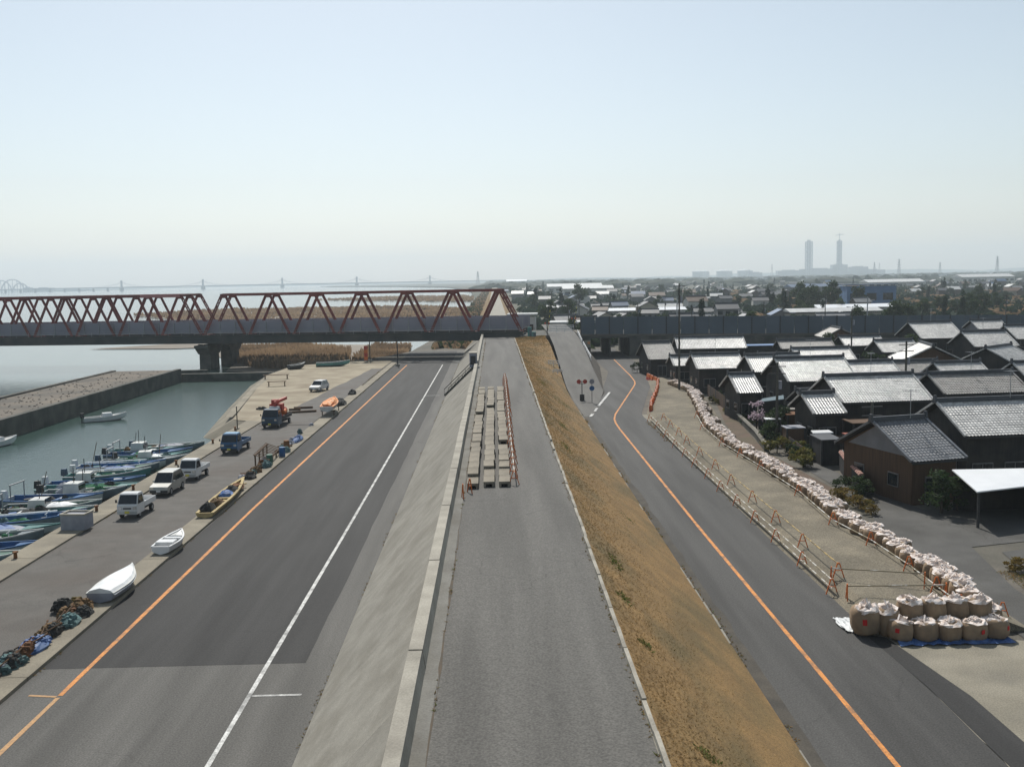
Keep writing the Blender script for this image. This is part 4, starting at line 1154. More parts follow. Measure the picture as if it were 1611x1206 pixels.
def lump(mb, c, rx_, ry_, h, seed, n=10, m=0):
    """uneven heap"""
    q = random.Random(seed)
    rr = []
    for k, (t, s_) in enumerate(((0, 1.05), (.35, 1.0), (.7, .75), (.92, .42), (1.0, .1))):
        rr.append([(c[0] + rx_ * s_ * math.cos(6.283 * i / n) * q.uniform(.8, 1.15), c[1] + ry_ * s_ * math.sin(6.283 * i / n) * q.uniform(.8, 1.15), c[2] + h * t * q.uniform(.82, 1.1)) for i in range(n)])
    mb.rings(rr, m)
    return mb
HULLS = [(M_offwhite, M_deckblue, M_deckblue), (M_greyhull, M_deckgreen, M_offwhite), (M_teal, M_teal, M_offwhite), (M_greyhull, M_deckblue, M_deckblue),
         (M_offwhite, M_teal, M_teal), (M_greyhull, M_greyhull, M_offwhite)]
HNAME = ['white hulled', 'grey hulled green decked', 'teal green', 'grey blue', 'white and teal', 'plain grey']
EXTRA = ['with a small wheelhouse', 'with a blue tarpaulin over the hold', 'with a stern arch and heaped nets', 'with open hold and outboard motor', 'with a long white pole rack', 'with a low cuddy and short mast']
boat_spots = []
yb = 63.0
i = 0
while yb < 113:
    boat_spots.append((yb, i)); yb += rnd.uniform(2.25, 2.75); i += 1
for (yb, i) in boat_spots:
    hm, dm, rm = HULLS[(i * 5 + 2) % 6]; hn = HNAME[(i * 5 + 2) % 6]
    ex = (i * 3 + i // 3) % 6
    L_ = rnd.uniform(7.0, 10.2); B_ = rnd.uniform(2.15, 2.7); D_ = rnd.uniform(.7, .95)
    bowx = -32.2 + rnd.uniform(-1.5, .9) - max(0, (yb - 100) * .08)
    side = 'near the grey box' if yb < 68 else ('beside the white trucks' if yb < 88 else ('beside open water' if yb > 104 else 'between other boats'))
    o = thing('fishing_boat', f'{hn} boat {EXTRA[ex]}, {side}', 'fishing boat', (bowx - L_ / 2, yb, -2.18 + rnd.uniform(-.04, .04)), R(rnd.uniform(-7, 12)), 'fishing boats rafted along the quay')
    hull_parts(o, L_, B_, D_, hm, dm, rm, rnd.uniform(.2, .35))
    outboard(o, -L_ / 2 - .18, D_ * .9, rnd.choice((M_dark, M_white, M_navy)))
    for q in range(2):
        MB().box((-L_ / 2 + L_ * (.3 + .22 * q), 0, D_ * .86), (.26, B_ * .8, .07)).build('thwart', rm, o)
    if ex in (0, 5):
        cb = MB().box((-L_ * .12, 0, D_ * .55 + .6), (1.5, B_ * .6, 1.25 if ex == 0 else .8), 0, 0, (.85, .9)).build('wheelhouse', M_offwhite, o)
        MB().box((-L_ * .12 + .7, 0, D_ * .55 + .85), (.06, B_ * .48, .42)).build('pane', M_glass, cb)
        MB().cyl((-L_ * .12, 0, D_ + .6), (-L_ * .12, 0, D_ + 2.2), .035, n=6).build('mast', M_dark, o)
    if ex == 1:
        mb = MB(); lump(mb, (.2, 0, D_ * .75), L_ * .22, B_ * .42, .55, i); mb.build('tarpaulin', M_tarp_blue, o)
    if ex == 2:
        mb = MB(); mb.bar((-L_ * .38, -B_ * .38, D_ * .9), (-L_ * .38, -B_ * .38, D_ + 1.3), .07); mb.bar((-L_ * .38, B_ * .38, D_ * .9), (-L_ * .38, B_ * .38, D_ + 1.3), .07); mb.bar((-L_ * .38, -B_ * .42, D_ + 1.3), (-L_ * .38, B_ * .42, D_ + 1.3), .09); mb.build('stern_arch', M_steel, o)
        mb = MB(); lump(mb, (-L_ * .1, 0, D_ * .5), .9, B_ * .4, .65, i + 50); mb.build('net_heap', M_net_green if i % 2 else M_net_dark, o)
    if ex == 4:
        mb = MB()
        for q in (-.25, 0, .22): mb.cyl((-L_ * .4, q, D_ + .35), (L_ * .28, q * .6, D_ + .5), .04, n=6)
        for q in (-.35, .2): mb.bar((L_ * q, -.4, D_ + .33), (L_ * q, .4, D_ + .33), .06); mb.bar((L_ * q, 0, D_ * .5), (L_ * q, 0, D_ + .33), .06)
        mb.build('pole_rack', M_tarp_white, o)
        mb = MB(); lump(mb, (0, 0, D_ * .5), 1.0, B_ * .38, .5, i + 90); mb.build('net_heap', M_net_green, o)
    if i % 2 == 0:
        px_ = L_ * rnd.uniform(-.4, .1)
        MB().cyl((px_, .3, D_ * .5), (px_ + rnd.uniform(-.6, .9), .3 + rnd.uniform(-.4, .4), D_ + rnd.uniform(1.2, 2.6)), .035, n=6).build('mast', rnd.choice((M_dark, M_steel, M_wood)), o)
    if i % 3 == 1:
        mb = MB(); lump(mb, (L_ * .05, 0, D_ * .8), L_ * .2, B_ * .44, .4, i + 900, 12); mb.build('boat_cover', rnd.choice((M_tarp_white, M_tarp_blue, M_tarp_grey, M_net_green)), o)
    if ex == 3 or i % 4 == 0:
        mb = MB(); lump(mb, (-L_ * .22, .1, D_ * .45), .6, .5, .5, i + 150); mb.build('gear_heap', rnd.choice((M_net_brown, M_net_dark, M_net_teal)), o)
    for q in range(rnd.randint(5, 10)):
        px_, py_ = L_ * rnd.uniform(-.42, .2), rnd.uniform(-.65, .65)
        if rnd.random() < .5: MB().box((px_, py_, D_ * .5 + .2), (rnd.uniform(.4, .8), .4, rnd.uniform(.25, .5)), 0, rnd.uniform(0, 3)).build('fish_crate', rnd.choice((M_tarp_blue, M_offwhite, M_dark, M_tarp_white, M_teal, M_dark)), o)
        else:
            mb = MB(); lump(mb, (px_, py_, D_ * .45), rnd.uniform(.35, .9), rnd.uniform(.3, .6), rnd.uniform(.4, .9), i * 17 + q + 700, 9); mb.build('gear_heap', rnd.choice((M_net_brown, M_net_dark, M_net_teal, M_net_green, M_net_dark, M_tarp_grey)), o)
o = thing('motor_boat', 'white motor boat lying alone in the open harbour water', 'boat', (-54.5, 138.5, -2.15), R(28))
hull_parts(o, 5.6, 1.9, .75, M_white, M_offwhite, M_white, .4)
MB().box((.2, 0, .95), (1.5, 1.3, .6), 0, 0, (.8, .85)).build('cuddy', M_white, o); outboard(o, -3.0, .7, M_dark)
o = thing('motor_boat', 'white motor boat tied close under the breakwater wall', 'boat', (-60.2 + 1.0, 117.5, -2.15), R(60))
hull_parts(o, 5.2, 1.8, .75, M_white, M_offwhite, M_white, .4)
MB().box((.1, 0, .95), (1.3, 1.2, .6), 0, 0, (.8, .85)).build('cuddy', M_white, o); outboard(o, -2.8, .7, M_dark)
# boats hauled out on the concrete strip and apron
def trestles(o, xs, w, h):
    for x in xs:
        mb = MB(); mb.bar((x, -w / 2, h), (x, w / 2, h), .12)
        for s_ in (-1, 1): mb.bar((x, s_ * w * .4, 0), (x, s_ * w * .4, h), .1)
        mb.build('trestle', M_wood, o)
o = thing('covered_boat', 'boat under a bright white cover with grey stern, resting on the concrete strip', 'boat', (-20.75, 52.9, .17), R(88))
o.scale = (.8, .97, .72)
hull_parts(o, 5.4, 1.75, .7, M_tarp_grey, M_offwhite, M_offwhite, .3)
rr_ = []
for i in range(13):
    t = i / 12; w = .88 * (.86 + .14 * min(1, t / .35)) * (1 if t < .42 else max(.08, 1 - ((t - .42) / .58) ** 2.1)); zs = .7 * (1 + .55 * t ** 3)
    hgt = .42 * (1 - .5 * t) * (1 + .12 * noise1(i * .8, 6))
    rr_.append([(-2.7 + 5.4 * t, -w - .05, zs - .12), (-2.7 + 5.4 * t, -w * .75, zs + hgt * .55), (-2.7 + 5.4 * t, 0, zs + hgt), (-2.7 + 5.4 * t, w * .75, zs + hgt * .5), (-2.7 + 5.4 * t, w + .05, zs - .12)])
MB().rings(rr_, 0, False, False).add(rr_[0], [(0, 1, 2, 3, 4)]).build('cover', M_tarp_white, o)
o = thing('rowing_boat', 'small white dinghy with grey stern and box seats on the concrete strip', 'boat', (-20.6, 61.6, .17), R(86))
o.scale = (.9, .95, .8)
hull_parts(o, 3.8, 1.45, .62, M_white, M_offwhite, M_white, .3)
MB().box((-.9, 0, .62), (.8, 1.15, .34)).build('stern_locker', M_white, o); MB().box((.3, 0, .66), (.35, 1.1, .12)).build('thwart', M_white, o)
o = thing('long_boat', 'long narrow pale yellow boat full of gear beside the quay road', 'boat', (-20.85, 75.3, .17), R(91))
hull_parts(o, 12.0, 1.45, .36, M_yellow_wood, M_yellow_wood, M_yellow_wood, .1, .16, .3)
for q in range(6): MB().box((-4.6 + q * 1.8, 0, .32), (.22, 1.15, .08)).build('thwart', M_yellow_wood, o)
for q, (px_, m_, h_) in enumerate(((-4.9, M_net_dark, .75), (-2.6, M_net_brown, .5), (0.2, M_tarp_blue, .5), (1.7, M_net_dark, .55), (3.4, M_rust, .4))):
    t_ = thing('gear_heap', ['dark net heap in the stern of the yellow boat', 'brown rope heap in the yellow boat', 'blue tarp bundle in the yellow boat', 'dark gear heap amidships in the yellow boat', 'rusty gear in the bow of the yellow boat'][q], 'fishing gear', (-20.85 - .0, 75.3 + px_, .36))
    mb = MB(); lump(mb, (0, 0, 0), .55, .75, h_, q + 300); mb.build('heap', m_, t_)
o = thing('work_boat', 'boat under an orange cover on trestles beside the quay road', 'boat', (-21.0, 125.5, .16), R(92))
trestles(o, (-2.6, 2.2), 1.8, .55)
n0 = len(KIDS.get(o.name, []))
hull_parts(o, 8.0, 1.9, .65, M_offwhite, M_orange_tarp, M_orange_tarp, .9)
for ch in KIDS[o.name][n0:]: ch.location.z = .6
mb = MB(); lump(mb, (-.2, 0, 1.3), 3.2, .8, .5, 77, 12); mb.build('cover', M_orange_tarp, o)
o = thing('teal_boat', 'pale teal boat hauled out at the far edge of the apron', 'boat', (-32.2, 197.5, .05), R(4))
hull_parts(o, 6.6, 2.0, .8, M_teal, M_greyhull, M_offwhite, .3)
o = thing('dark_boat', 'small dark boat at the water edge of the apron', 'boat', (-38.5, 193, .05), R(40))
hull_parts(o, 3.6, 1.6, .8, M_dark, M_dark, M_offwhite, .3)

# ---------------------------------------------------------------- gear on the quay and the strip
o = thing('concrete_bin', 'grey box with pale rim standing at the quay edge', 'box', (-28.9, 67.4, .12), R(-6))
mb = MB(); mb.box((0, 0, .5), (1.7, 1.2, 1.0)); mb.build('box', M_tarp_grey, o)
mb = MB()
for s_ in (-1, 1): mb.box((0, s_ * .56, 1.06), (1.8, .14, .12)); mb.box((s_ * .83, 0, 1.06), (.14, .98, .12))
mb.build('rim', M_conc_light, o)
for (x, y, lab) in ((-29.6, 56.4, 'black rubber fender block on the quay coping'), (-29.9, 51.0, 'black rubber fender block lying further back on the coping')):
    o = thing('fender', lab, 'fender', (x, y, .12), .4)
    MB().cyl((-.4, 0, .32), (.4, 0, .32), .32, n=14).build('tyre', M_black, o)
    MB().cyl((-.41, 0, .32), (.41, 0, .32), .14, n=10).build('hub_hole', M_dark, o)
bol = None
for y in (60, 72.5, 80, 91, 103, 112):
    if bol is None:
        bol = thing('mooring_bollard', 'small iron mooring bollard on the quay coping', 'bollard', (-29.6, y, .12), 0, 'mooring bollards along the quay')
        mb = MB(); mb.cyl((0, 0, 0), (0, 0, .35), .12, .1, 10); mb.cyl((0, 0, .35), (0, 0, .42), .18, .16, 10); mb.build('post', M_rust, bol)
    else:
        copy_tree(bol, None, (-29.6, y, .12))
def heap(label, x, y, rx_, ry_, h, m, seed, z=.17, name='net_heap', cat='fishing gear'):
    o = thing(name, label, cat, (x, y, z))
    mb = MB(); lump(mb, (0, 0, -.04), rx_, ry_, h, seed, 12); mb.build('heap', m, o)
    q = random.Random(seed)
    mb = MB()
    for k in range(26):
        a = q.uniform(0, 6.28); r = q.uniform(.2, .95)
        p = (rx_ * r * math.cos(a), ry_ * r * math.sin(a), h * (1 - r * r) * .9 + .04)
        s_ = q.uniform(.08, .2)
        mb.box(p, (s_ * 2, s_, s_ * .8), 0, q.uniform(0, 3), (.6, .6))
    tag(mb.build('scraps', m, o), kind='stuff')
    return o
heap('faded blue tarp bundle on the concrete strip', -21.35, 44.4, .6, 1.2, .45, M_tarp_blue, 1, name='tarp_bundle', cat='tarp')
heap('green net end beside the blue tarp bundle', -21.6, 42.6, .5, .8, .35, M_net_teal, 2)
heap('brown gear heap next to the blue tarp', -21.5, 46.2, .5, .7, .42, M_net_brown, 3)
heap('pale teal net heap on the concrete strip', -21.2, 47.6, .55, 1.0, .42, M_net_teal, 4)
heap('dark net heap beside the pale teal one', -21.0, 48.9, .45, .7, .4, M_net_dark, 5)
heap('brown fishing net heap behind the white covered boat', -21.5, 49.9, .6, .7, .5, M_net_brown, 6)
heap('dark brown rope heap on the quay road edge', -22.4, 50.0, .6, .5, .5, M_net_dark, 7)
heap('ochre net heap close to the white covered boat', -21.9, 50.3, .4, .4, .45, M_leaf_or, 8)
heap('grey scrap heap at the start of the strip', -21.9, 41.2, .6, .8, .4, M_net_dark, 9)
heap('dark gear at the end of the pale yellow boat', -21.0, 83.6, .45, .9, .5, M_net_dark, 10)
heap('brown ropes between the yellow boat and the wooden rack', -21.2, 86.2, .5, .8, .5, M_net_brown, 11)
heap('dark net beside the wooden rack', -20.8, 88.6, .45, .7, .6, M_net_teal, 12)
heap('blue tarp roll on the strip past the wooden rack', -20.9, 103.5, .45, 2.0, .5, M_tarp_blue, 13, name='tarp_bundle', cat='tarp')
heap('green crate net beside the wooden rack', -20.7, 96.4, .5, .6, .5, M_net_teal, 14)
heap('dark brush pile behind the orange covered boat', -21.1, 133.5, .8, 1.8, .9, M_net_dark, 15)
heap('small dark heap further along the strip', -21.2, 146, .6, 1.0, .7, M_net_dark, 16)
heap('low heap of scrap on the apron', -31, 131, .7, .5, .35, M_net_dark, 17, .04)
# more low gear along the strip, and village annexes
GEAR = [('brown', M_net_brown), ('dark', M_net_dark), ('faded teal', M_net_teal), ('rusty', M_rust), ('grey', M_tarp_grey)]
WHERE = ['near the start of the strip', 'beside the white covered boat', 'past the small dinghy', 'by the drying rack', 'short of the orange covered boat', 'along the far strip']
q = random.Random(21)
for k in range(34):
    t = q.random()
    yy = q.choice((q.uniform(39.5, 50.8), q.uniform(83, 101), q.uniform(40, 50), q.uniform(100, 118)))
    nm, m_ = q.choice(GEAR)
    wh = WHERE[0] if yy < 46 else WHERE[1] if yy < 60 else WHERE[2] if yy < 86 else WHERE[3] if yy < 97 else WHERE[4]
    shp = q.choice(('low', 'tall', 'long'))
    heap(f'{shp} {nm} gear heap {wh}', -21.5 + q.uniform(-.35, .35), yy, q.uniform(.2, .4), q.uniform(.3, .8), {'low': .2, 'tall': .5, 'long': .3}[shp], m_, 400 + k)['group'] = f'{shp} {nm} gear heaps {wh}'
for k in range(7):
    yy = q.uniform(41, 50)
    o = thing('bamboo_pole', f'pole lying slantwise in the gear near the white covered boat', 'pole', (-21.4, yy, .4), q.uniform(1.2, 1.9), 'poles lying in the gear')
    MB().cyl((-1.4, 0, 0), (1.4, 0, .25), .035, n=6).build('pole', M_wood, o); MB().cyl((1.35, 0, .24), (1.45, 0, .26), .05, n=6).build('tip', M_rust, o)

# wooden rack of drying frames
o = thing('drying_rack', 'dark wooden drying rack with sloping frame on the strip', 'rack', (-21.5, 92.4, .16), R(3))
for y in (-3, -1, 1, 3):
    MB().bar((-.6, y, 0), (-.6, y, .95), .12).build('post', M_wood, o); MB().bar((.6, y, 0), (.6, y, .45), .12).build('post', M_wood, o)
for y in [-3.2 + .64 * k for k in range(11)]:
    MB().bar((-.75, y, 1.07), (.75, y, .5), .1, .05).build('slat', M_wood, o)
for x, z in ((-.6, .96), (.6, .5)): MB().bar((x, -3.3, z), (x, 3.3, z), .12).build('rail', M_wood, o)
def drum(label, x, y, m, z=.17):
    o = thing('oil_drum', label, 'drum', (x, y, z))
    MB().cyl((0, 0, 0), (0, 0, .88), .29, n=16).build('barrel', m, o)
    for q in (.3, .6): MB().cyl((0, 0, q - .02), (0, 0, q + .02), .305, n=16).build('hoop', m, o)
drum('blue drum standing at the end of the drying rack', -20.5, 94.0, M_deckblue)
drum('green drum among the gear by the drying rack', -20.8, 90.0, M_deckgreen)
drum('rusty drum on the quay strip', -20.9, 98.0, M_rust)
def pallet(label, x, y, z, rz, m=None):
    o = thing('pallet', label, 'pallet', (x, y, z), rz)
    for q in (-.45, 0, .45): MB().box((q, 0, .06), (.09, 1.1, .1)).build('bearer', m or M_wood, o)
    for q in range(6): MB().box((0, -.5 + q * .2, .125), (1.1, .13, .025)).build('board', m or M_wood, o)
pallet('weathered pallet lying by the net heaps', -21.6, 85.0, .17, .4)
pallet('weathered pallet near the rusty drum', -21.4, 99.5, .17, 1.2)
def bench(label, x, y, z, rz, l=4.0):
    o = thing('plank_stand', label, 'stand', (x, y, z), rz)
    MB().box((0, 0, .75), (l, .7, .08)).build('plank', M_wood, o)
    for s_ in (-1, 1):
        for t_ in (-.28, .28): MB().box((s_ * l * .42, t_, .36), (.12, .12, .72)).build('leg', M_wood, o)
bench('dark plank stand near the slipway edge', -38.2, 173, .04, R(5), 4.5)
bench('low plank stand on the apron by the slipway', -35.5, 161, .04, R(8), 3.0)
for k, (x, y) in enumerate(((-26.4, 129.5), (-25.6, 131.2), (-24.9, 127.0))):
    o = thing('timber_baulk', ['short dark timber lying on the apron', 'second short timber beside it on the apron', 'long timber laid along the apron edge'][k], 'timber', (x, y, .05), R(8 * k))
    MB().box((0, 0, .12), (1.4 + k, .3, .24), 0, 0, (1, .9)).build('baulk', M_wood, o)
    MB().box((.75 + k * .5, 0, .12), (.06, .31, .25)).build('iron_band', M_rust, o)
# height gate and orange marker under the bridge
gpost = None
for (x, y, lab) in ((-26.2, 207.8, 'grey gate post beside the orange marker under the bridge'), (-19.2, 195.0, 'grey gate post at the riverside road under the bridge')):
    o = thing('gate_post', lab, 'post', (x, y, 0))
    MB().cyl((0, 0, 0), (0, 0, 5.4), .13, .1, 8).build('pole', M_dark, o)
    MB().box((0, 0, .2), (.8, .8, .45)).build('base', M_conc, o)
o = thing('marker_board', 'orange and white marker board standing under the bridge', 'marker', (-27.0, 207.5, 0))
for k in range(4): MB().box((0, 0, .7 + k * .75), (.75, .08, .74)).build('board', M_orange if k % 2 == 0 else M_red, o)
MB().bar((0, .06, 0), (0, .06, 3.4), .08).build('post', M_steel, o)
# stairs and cabinet on the revetment
st = thing('stairs', 'concrete steps with handrail climbing the revetment to the parapet gap', 'stairs', (-7.2, 143.3, 0), 0)
ns = 20
for k in range(ns):
    t = (k + .5) / ns
    MB().box((4.35 * t - .1, -6.0 * t, 4.5 * t + .06), (.32, 1.0, .24), 0, R(-20)).build('step', M_conc_dark, st)
for s_ in (-.55, .55):
    MB().bar((0 + s_ * .5, s_, .95), (4.3 + s_ * .5, -6.0 + s_, 5.4), .07).build('hand_rail', M_dark, st)
    for k in range(5):
        t = k / 4; MB().bar((4.3 * t + s_ * .5, -6 * t + s_, 4.5 * t), (4.3 * t + s_ * .5, -6 * t + s_, 4.5 * t + .95), .05).build('rail_post', M_dark, st)
o = thing('gate_cabinet', 'grey control cabinet standing at the parapet gap', 'cabinet', (-3.1, 138.6, 4.4))
MB().box((0, 0, 1.05), (1.0, 2.6, 2.0)).build('housing', M_tarp_grey, o); MB().box((0, 0, 2.1), (1.2, 2.8, .1)).build('roof', M_conc_light, o)
MB().box((.52, -.3, 1.0), (.04, .9, 1.6)).build('door', M_frame, o)
MB().box((0, -1.32, 1.1), (.7, .04, 1.2)).build('vent_panel', M_dark, o)

# ---------------------------------------------------------------- earth bags round the gravel lot
def bag_meshes(seed):
    q = random.Random(seed)
    n = 14
    ph = [q.uniform(.93, 1.07) for _ in range(n)]
    body = MB()
    rr = []
    for (r, z) in ((.44, 0), (.52, .06), (.555, .22), (.565, .45), (.55, .66), (.5, .8), (.4, .88)):
        rw = []
        for i in range(n):
            a = 6.283 * i / n; ca, sa = math.cos(a), math.sin(a)
            k = (abs(ca) ** 3.2 + abs(sa) ** 3.2) ** (-1 / 3.2) * .95
            rw.append((r * ph[i] * k * ca * q.uniform(.97, 1.03), r * ph[i] * k * sa * q.uniform(.97, 1.03), z + q.uniform(-.015, .015) * (z > .02)))
        rr.append(rw)
    body.rings(rr)
    top = MB(); rr = []
    for (r, z, j) in ((.5, .79, .03), (.5, .86, .04), (.4, .91, .07), (.28, .88, .08), (.2, .95, .07), (.22, 1.02, .07), (.05, .94, .04)):
        rr.append([(r * q.uniform(.8, 1.2) * math.cos(6.283 * i / n), r * q.uniform(.8, 1.2) * math.sin(6.283 * i / n), z + q.uniform(-j, j)) for i in range(n)])
    top.rings(rr)
    return body.mesh('earth_bag', M_bag, True), top.mesh('gathered_mouth', M_bag_top)
BAGS = [bag_meshes(k) for k in range(6)]
strap_m = MB().bar((-.3, 0, .92), (0, .1, 1.15), .06, .02).bar((0, .1, 1.15), (.3, 0, .92), .06, .02).mesh('lifting_loop', M_bag_top)
tag_m = MB().box((0, 0, 0), (.17, .02, .2)).mesh('red_tag', M_tag_red)
def earth_bag(x, y, z, label, group, s=1.0, sz=1.0, red=None):
    b, t = rnd.choice(BAGS)
    o = link('earth_bag', b, None, (x, y, z), rnd.uniform(0, 6.28))
    tag(o, label, 'earth bag', group)
    link('gathered_mouth', t, o, (rnd.uniform(-.05, .05), rnd.uniform(-.05, .05), 0), rnd.uniform(0, 6.28))
    link('lifting_loop', strap_m, o, (0, 0, 0), rnd.uniform(0, 6.28))
    o.scale = (s, s * rnd.uniform(.92, 1.06), s * sz)
    o.rotation_euler[0] = R(rnd.uniform(-5, 5)); o.rotation_euler[1] = R(rnd.uniform(-5, 5))
    if red is not None:
        a = -o.rotation_euler.z + red
        tg = link('red_tag', tag_m, o, (.57 * math.cos(a), .57 * math.sin(a), .5), a + math.pi / 2)
    return o
row = [(45.4, 22.65), (48.2, 22.71), (51.9, 22.87), (57.1, 22.78), (62.1, 22.2), (70.7, 22.7), (80.5, 22.5), (92.2, 22.04), (102.6, 22.4), (111.6, 23.57), (125.0, 25.49), (138.5, 27.08), (147.8, 26.04)]
pts = [Vector((x, y)) for y, x in row]
acc = 0.0
for a, b in zip(pts, pts[1:]):
    d = (b - a).length
    while acc < d:
        p = a + (b - a) * (acc / d)
        where = ('by the orange barriers' if p.y > 122 else 'beside the stone garden wall' if p.y > 98 else 'beside the garden plots' if p.y > 83 else 'beside the tiled garden wall' if p.y > 68 else 'beside the lane' if p.y > 54 else 'next to the front stack')
        earth_bag(p.x + rnd.uniform(-.12, .12), p.y, LOT_Z - .02, 'beige earth bag in the long row, ' + where, 'earth bags in the long row ' + where, rnd.uniform(.88, 1.1), rnd.uniform(.66, .92))
        if rnd.random() < .35:
            earth_bag(p.x + .85 + rnd.uniform(-.1, .1), p.y + .3, LOT_Z - .25, 'beige earth bag behind the long row along the village side', 'earth bags behind the long row', rnd.uniform(.85, 1.0), .8)
        acc += rnd.uniform(.84, .98)
    acc -= d
for k in range(5):
    earth_bag(18.05 + k * 1.08, 43.25 + rnd.uniform(-.08, .08), .02, 'beige earth bag in the lower front row on the blue sheet', 'earth bags in the lower front row', 1.05, .9, -1.5 + (k - 2) * .35 if k in (0, 1, 3, 4) else None)
for k in range(6):
    if k == 1: lab, gr = 'bulging brown earth bag leaning at the open end of the front stack', None
    elif k == 0: lab, gr = 'brown earth bag at the road end of the front stack', None
    else: lab, gr = 'beige earth bag in the upper front row of the stack', 'earth bags in the upper front row'
    earth_bag(16.75 + k * 1.06, 44.25 + (0 if k > 1 else -.2), .48 if k > 1 else (.12 if k == 0 else .0), lab, gr, 1.08 if k > 1 else 1.14, 1.08 if k > 1 else 1.22, -1.9 if k == 0 else None)
for k in range(3):
    earth_bag(22.9 - .1 * k, 44.9 + k * 1.1, .02, 'beige earth bag at the lane end of the front stack', 'earth bags at the lane end', 1.0, 1.0)
def sheet(label, poly, z, m, seed, name='ground_sheet'):
    q = random.Random(seed)
    (x0, y0), (x1, y1) = poly
    o = thing(name, label, 'sheet', ((x0 + x1) / 2, (y0 + y1) / 2, z))
    nx, ny = 22, 6
    mb = MB(); P = []
    for j in range(ny + 1):
        for i in range(nx + 1):
            P.append((-(x1 - x0) / 2 + (x1 - x0) * i / nx + q.uniform(-.05, .05), -(y1 - y0) / 2 + (y1 - y0) * j / ny + q.uniform(-.06, .06), q.uniform(.01, .1)))
    mb.add(P, [(j * (nx + 1) + i, j * (nx + 1) + i + 1, (j + 1) * (nx + 1) + i + 1, (j + 1) * (nx + 1) + i) for j in range(ny) for i in range(nx)])
    mb.build('tarpaulin', m, o, smooth=False)
sheet('crumpled blue sheet spread under the front row of earth bags', ((17.7, 42.35), (22.9, 43.9)), .015, M_tarp_blue, 4)
sheet('crumpled white sheet at the road end of the bag stack', ((15.6 + .3, 44.2), (16.7, 46.0)), .05, M_tarp_white, 5)

# ---------------------------------------------------------------- pipe barricades
afr = None
def a_frame(x, y, z, rz, m=None):
    global afr
    if afr is None:
        mb = MB()
        for s_ in (-1, 1):
            mb.bar((-.02, s_ * .3, 0), (0, s_ * .05, .8), .05)
        mb.bar((0, -.18, .4), (0, .18, .4), .04); mb.bar((0, -.07, .79), (0, .07, .79), .05)
        afr = mb.mesh('barricade', M_orange)
    o = link('barricade', afr, None, (x, y, z), rz)
    return o
pipe_m = {}
def pipe(x0, y0, z0, x1, y1, z1, m, label, group):
    a, b = Vector((x0, y0, z0)), Vector((x1, y1, z1))
    mid = (a + b) / 2
    mb = MB(); mb.cyl(a - mid, b - mid, .035, n=6)
    return tag(mb.build('striped_pipe', m, None, mid), label, 'pipe', group)
M_pipe_w = mat('white_striped_pipe', (.62, .6, .55), (.28, .24, .16), 1.1, .6, stretch=(1, 1, 1), edges=(.48, .52))
M_pipe_y = mat('ochre_pipe', (.5, .36, .14), (.2, .15, .08), 1.3, .6, edges=(.48, .52))
def barricade(pts, step, zf, flab, plab, grp, m, heights=(.55, .9)):
    V = [Vector((x, y)) for x, y in pts]
    nodes = []
    for a, b in zip(V, V[1:]):
        n = max(1, round((b - a).length / step))
        for i in range(n): nodes.append(a + (b - a) * (i / n))
    nodes.append(V[-1])
    for i, p in enumerate(nodes):
        q = nodes[min(i + 1, len(nodes) - 1)] - nodes[max(i - 1, 0)]
        z = zf(p)
        o = a_frame(p.x + rnd.uniform(-.06, .06), p.y, z, math.atan2(q.y, q.x))
        tag(o, flab, 'barricade', grp)
        if i:
            for h in heights:
                pipe(nodes[i - 1].x, nodes[i - 1].y, zf(nodes[i - 1]) + h, p.x, p.y, z + h, m, plab, grp + ' pipes')
lotz = lambda p: 0.0 if p.x < lot_l(p.y) - .95 else (LOT_Z if p.x > lot_l(p.y) else LOT_Z * (p.x - lot_l(p.y) + .95) / .95)
barricade([(17.1, 49.6), (17.1, 70), (17.25, 95), (17.6, 113)], 5.2, lotz, 'orange barricade on the roadside edge of the gravel lot', 'striped pipe along the roadside edge of the gravel lot', 'roadside barricades', M_pipe_w, (.3, .74))
barricade([(17.9, 51), (17.95, 75), (18.2, 94), (18.6, 110)], 6.0, lambda p: LOT_Z, 'orange barricade set back inside the roadside barricades', 'ochre pipe set back inside the roadside barricades', 'inner barricades', M_pipe_y, (.74,))
brow = [(x - .85, y) for y, x in row if y < 112]
barricade(brow, 7.5, lambda p: LOT_Z, 'orange barricade standing along the long row of bags', 'white pipe running along the long row of bags', 'bag side barricades', M_pipe_w, (.35,))
barricade([(17.5, 51.0), (21.6, 49.0)], 4.5, lambda p: lotz(p), 'orange barricade closing the front end of the lot', 'black and white pipe across the front end of the lot', 'front barricades', M_pipe_w, (.74,))
barricade([(17.4, 48.2), (21.9, 47.2)], 4.6, lambda p: lotz(p), 'orange barricade just behind the upper bag row', 'black and white pipe just behind the upper bag row', 'frames behind the bag stack', M_pipe_w, (.7,))
tag(a_frame(23.9, 45.6, .0, 1.2), 'orange barricade alone at the lane end of the bag stack', 'barricade')
